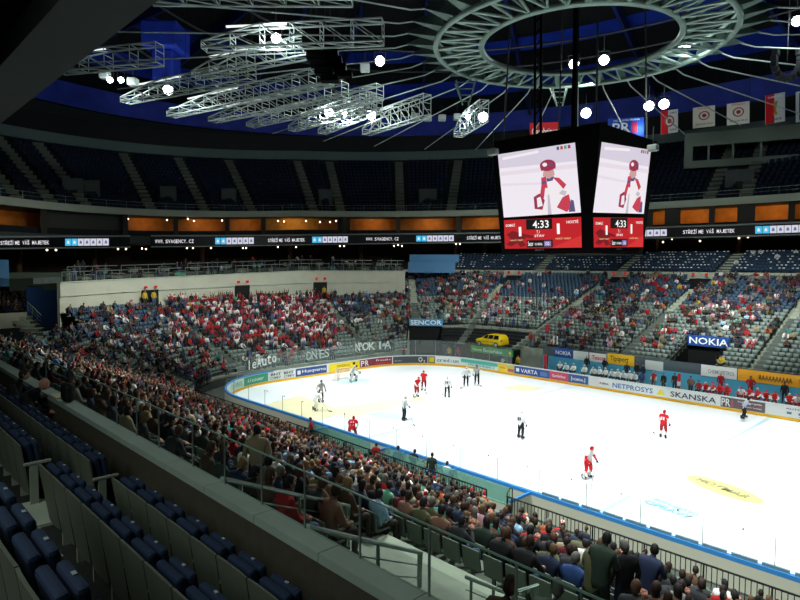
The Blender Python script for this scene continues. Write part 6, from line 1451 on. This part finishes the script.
for (X, Y_, d_, ti, coat, sl, lab) in ((721.5, 357, 4.5, 0, 'yellow', 'yellow', 'person in yellow steward vest sitting above the white banner'), (518, 354, 1.2, 6, 'yellow', 'yellow', 'person in yellow vest standing behind the far boards'), (531, 333, 4.2, 8, 'red', 'red', 'person in red and white jersey standing right of the yellow car'), (503, 357, 1.2, 0, 'white', 'red', 'person in white top sitting behind the far boards'), (404, 343, 2.6, 8, 'red', 'white', 'person in red jersey standing behind the glass left of the car'), (458, 344, 2.2, 6, 'red', 'red', 'person in red jersey standing behind glass near the green platform'), (449, 343, 2.2, 6, 'yellow', 'beige', 'person in yellow top standing behind glass near the green platform'), (145, 290, 18.2, 6, 'yellow', 'yellow', 'person in yellow vest at left in the leftmost dark doorway'), (154, 290, 18.2, 6, 'yellow', 'yellow', 'person in yellow vest at right in the leftmost dark doorway'), (324, 284, 18.2, 6, 'yellow', 'yellow', 'person in yellow vest in the dark doorway of the end wall')):
    u = u_px(d_, X, 1.3, 4.9); best = None
    for uu in np.linspace(1.3, 4.9, 2400):
        p, n = at_u(uu, d_); z = tread_z(uu, D0+PITCH_ROW*max(0, math.floor((d_-D0)/PITCH_ROW))) if d_ > 3 else .3; x, y, D = proj((p[0], p[1], z+1.4)); e = abs(x-X)
        if D > 30 and (best is None or e < best[0]): best = (e, p, n, z)
    e, p, n, z = best; o = person((p[0], p[1], z), facing(n), ti, coat, 'black', 'cap' if coat == 'yellow' else 'short', sl); tag(o, lab, 'person')
    if d_ == 18.2: o.location.z = 7.05; o.scale = (1.05,)*3
g = MB(); p = py(546, 362, 16.8); g.rbox((p[0], 16.8, 1.3), (.35, .35, 2.2), .04); tag(g.build('padded_post', m_red), 'red padded post at left end of the white bench', 'post')
p = py(679, 378, 16.4); g = MB(); g.tube([(p[0], 16.4, .2), (p[0], 16.4, 2.3)], .14, 10); t = tag(g.build('padded_post', m_red), 'red and white post between the two benches', 'post'); g = MB(); g.tube([(p[0], 16.4, 1.2), (p[0], 16.4, 1.6)], .145, 10); g.build('white_band', m_ink_w, t)
# ================================================================ YELLOW CAR ON ITS PLATFORM
CX, CY, CZ = -21.7, 18.7, 2.28
t = thing('car_platform', 'green fronted platform carrying the yellow car', 'platform', (CX, CY, 0)); xa, xb = py(471, 346, CY-1.2)[0]-CX, py(513.5, 351, CY-1.2)[0]-CX
t['_loc'] = (CX, CY, 0.0)
g = MB(); g.bbox(CX+xa, CX+xb, CY-1.15, CY+1.3, .3, CZ-.02); g.build('deck', m_black, t); g = MB(); g.bbox(CX+xa, CX+xb, CY-1.25, CY-1.17, CZ-.75, CZ); f_ = g.build('green_front', c('#1f9a55'), t)
text('Nová ŠkodaFabia', (CX+xa+.35, CY-1.25, CZ-.56), (1, 0, 0), (0, 0, 1), (xb-xa)*.7, .42, m_ink_w, f_); g = MB(); g.ball((CX+xb-.45, CY-1.27, CZ-.38), (.2, .02, .2)); g.build('round_logo', m_yel, f_)
car = thing('car', 'bright yellow five door hatchback parked on the green platform', 'car', (CX-.25, CY, CZ), math.pi)
m_car = mat('car_yellow', '#e3c313', .25, spec=.6); m_cglass = mat('car_glass', '#14181a', .1, spec=.6); m_tyre = mat('tyre', '#121212', .8); m_rim = mat('wheel_rim', '#b9bdbe', .3, .6)
# sections along the car: x forward, half width at sill/belt, half width of roof, z bottom, belt, top
SEC = [(-1.97, .62, .60, .42, .62, .70), (-1.93, .78, .66, .30, .90, 1.02), (-1.75, .82, .60, .25, .95, 1.38), (-1.45, .83, .58, .24, .95, 1.49), (-.6, .83, .58, .22, .95, 1.51), (.15, .83, .57, .22, .95, 1.47), (.55, .83, .60, .22, .95, 1.28), (1.05, .82, .72, .22, .94, .985), (1.6, .79, .66, .25, .84, .88), (1.9, .68, .55, .30, .66, .70), (1.97, .55, .45, .38, .55, .57)]
g = MB(); vs = []; n = 10
for x, hw, hr, zb_, zm, zt_ in SEC:
    r = [(hw*.86, zb_), (hw, zb_+.14), (hw*1.01, (zb_+zm)/2+.06), (hw*.97, zm), (hr, zt_)]
    for y, z in r: vs.append((x, y, z))
    for y, z in r[::-1]: vs.append((x, -y, z))
fs = []
for i in range(len(SEC)-1):
    for k in range(n): fs.append((i*n+k, i*n+(k+1) % n, (i+1)*n+(k+1) % n, (i+1)*n+k))
fs += [tuple(range(n)), tuple((len(SEC)-1)*n+k for k in range(n))[::-1]]; g.add(vs, fs); g.build('body', m_car, car)
for s in (-1, 1):
    for nm, pts in (('rear_side_window', [(-1.62, .80, .99), (-1.5, .62, 1.42), (-.9, .6, 1.44), (-.82, .815, .99)]), ('middle_side_window', [(-.74, .815, .99), (-.82, .6, 1.445), (-.12, .6, 1.44), (-.02, .815, .99)]), ('front_side_window', [(.05, .815, .99), (-.05, .6, 1.44), (.2, .6, 1.41), (.48, .64, 1.28), (.86, .80, 1.0)])):
        g = MB(); g.add([(x, s*(y+.018), z) for x, y, z in pts], [tuple(range(len(pts)))]); g.build(nm, m_cglass, car)
    g = MB(); g.box((-.35, s*.845, .62), (2.6, .02, .035)); g.build('door_strip', m_black, car)
    g = MB(); g.rbox((.62, s*.93, 1.0), (.12, .18, .13), .03); g.build('mirror', m_car, car)
    for x in (-1.22, 1.24):
        g = MB(); g.tube([(x, s*.66, .30), (x, s*.85, .30)], .31, 20); w = g.build('wheel', m_tyre, car); g = MB(); g.tube([(x, s*.84, .30), (x, s*.865, .30)], .2, 16); g.build('rim', m_rim, w)
    g = MB(); g.rbox((-1.9, s*.70, .86), (.12, .16, .3), .03); g.build('tail_lamp', mat('tail_red', '#8a1c16', .3), car); g = MB(); g.rbox((1.80, s*.60, .70), (.22, .2, .13), .03); g.build('head_lamp', m_rim, car)
    g = MB()
    for x in (-.8, .02): g.box((x, s*.842, .6), (.012, .012, .7))
    g.build('door_gap', m_black, car)
g = MB(); g.add([(-1.85, -.56, 1.06), (-1.85, .56, 1.06), (-1.70, .52, 1.40), (-1.70, -.52, 1.40)], [(0, 1, 2, 3)]); g.build('rear_window', m_cglass, car)
g = MB(); g.add([(.98, -.66, 1.03), (.98, .66, 1.03), (.5, .55, 1.33), (.5, -.55, 1.33)], [(0, 1, 2, 3)]); g.build('windscreen', m_cglass, car)
# ================================================================ FOREGROUND CLUB SEATS
m_shell = mat('club_shell', '#5a5e52', .55, noise=.1); m_cush = mat('club_cushion', '#1a2942', .8); m_arm = mat('club_arm', '#8b9184', .5); m_tag = mat('seat_tag', '#8d979c', .4)
def club_seat(end=False):
    t = thing('padded_chair', 'x', 'seat'); Zt = (0, -.2, .98); Yt = (0, .98, .2)
    g = MB(); n = 7                                  # curved grey back shell
    vs = []
    for j in range(6):
        f = j/5; z = .18+.72*f; hw = .272-.03*(1-f)**2; y = -.08-.10*f
        for i in range(n): a = -1+2*i/(n-1); vs.append((a*hw, y+.02*a*a, z-.03*a*a*f))
    b = [(v[0], v[1]-.022, v[2]) for v in vs]; N = len(vs); F = []
    for j in range(5):
        for i in range(n-1): q = j*n+i; F += [(q, q+1, q+n+1, q+n), (N+q, N+q+n, N+q+n+1, N+q+1)]
    for i in range(n-1): F += [(5*n+i, 5*n+i+1, N+5*n+i+1, N+5*n+i), (i, N+i, N+i+1, i+1)]
    for j in range(5): F += [(j*n, j*n+n, N+j*n+n, N+j*n), (j*n+n-1, N+j*n+n-1, N+j*n+2*n-1, j*n+2*n-1)]
    g.add(vs+b, F); g.build('back_shell', m_shell, t, smooth=False)
    g = MB(); g.rbox((0, -.03, .66), (.43, .08, .44), .03, (1, 0, 0), Yt, Zt); g.build('back_cushion', m_cush, t)
    g = MB(); g.rbox((0, .055, .665), (.42, .075, .42), .03, (1, 0, 0), (0, .99, .12), (0, -.12, .99)); g.build('folded_seat', m_cush, t)
    g = MB(); g.rbox((.28, .03, .60), (.05, .34, .045), .015); g.box((.28, -.02, .30), (.035, .10, .6)); g.build('armrest', m_arm, t)
    if end: g = MB(); g.rbox((-.28, .03, .60), (.05, .34, .045), .015); g.rbox((-.28, -.02, .36), (.03, .24, .50), .012); g.build('end_armrest', m_arm, t)
    g = MB(); g.box((.02, .035, .876), (.045, .022, .008)); g.build('number_tag', m_tag, t)
    return t
proto = {}
def place_seats(xs, Y, z, label, end_at=None):
    for i, x in enumerate(xs):
        e = end_at == i
        if e not in proto: o = club_seat(e); proto[e] = o
        else: o = copy_tree(proto[e])
        o.location = (x, Y, z); o['label'] = label % ordinal(i+1); o['group'] = 'padded navy club seats'
P_ = .56
X1 = py(221, 522, Y1)[0]
r1 = [X1-P_*5+P_*i for i in range(13)]; r1 = [x for x in r1 if 14.75 < x < 22.4]
place_seats(r1, Y1-.02, 8.34, 'padded navy seat, %s from the aisle in the row behind the parapet, right block')
place_seats([13.62-P_*i for i in range(15)], Y1-.02, 8.34, 'padded navy seat, %s from the aisle in the row behind the parapet, left block')
X2 = py(180.6, 545, Y2)[0]; r2 = [X2-P_*8+P_*i for i in range(17)]; r2 = [x for x in r2 if 14.1 < x < 22]
place_seats(r2, Y2-.02, 8.58, 'padded navy seat, %s from the aisle in the second row, right block')
place_seats([13.1-P_*i for i in range(9)], Y2-.02, 8.58, 'padded navy seat, %s from the aisle in the second row, left block')
X3 = py(69, 538, Y3)[0]; place_seats([X3+P_*i for i in range(-5, 4)], Y3-.02, 9.36, 'padded navy seat, %s from the left in the row nearest the camera')
o = person((9.0, Y1+.02, 8.34), -.55, 5, 'black', 'brown', 'bald'); tag(o, 'person in dark jacket leaning forward in the club row, nearer one', 'person'); o = person((7.9, Y1+.06, 8.34), -.5, 1, 'black', 'dark brown', 'short'); tag(o, 'person in dark jacket sitting beyond the leaning one in club row', 'person')
q = py(18, 384, -36.0); g = MB(); g.rbox((9.35, -35.79, 9.27), (.5, .22, .03), .01); tag(g.build('newspaper', mat('paper', '#b9b79a', .8)), 'pale newspaper lying before the two seated people', 'newspaper')
g = MB(); g.rbox((9.95, -35.78, 9.43), (.34, .2, .36), .08); t = tag(g.build('bag', m_black), 'black bag standing on the parapet ledge', 'bag'); g = MB(); g.tube([(9.85, -35.7, 9.58), (9.80, -35.7, 9.85), (9.74, -35.7, 9.95)], .03, 6); g.build('strap', m_black, t)
flush_texts()
bpy.context.view_layer.update()
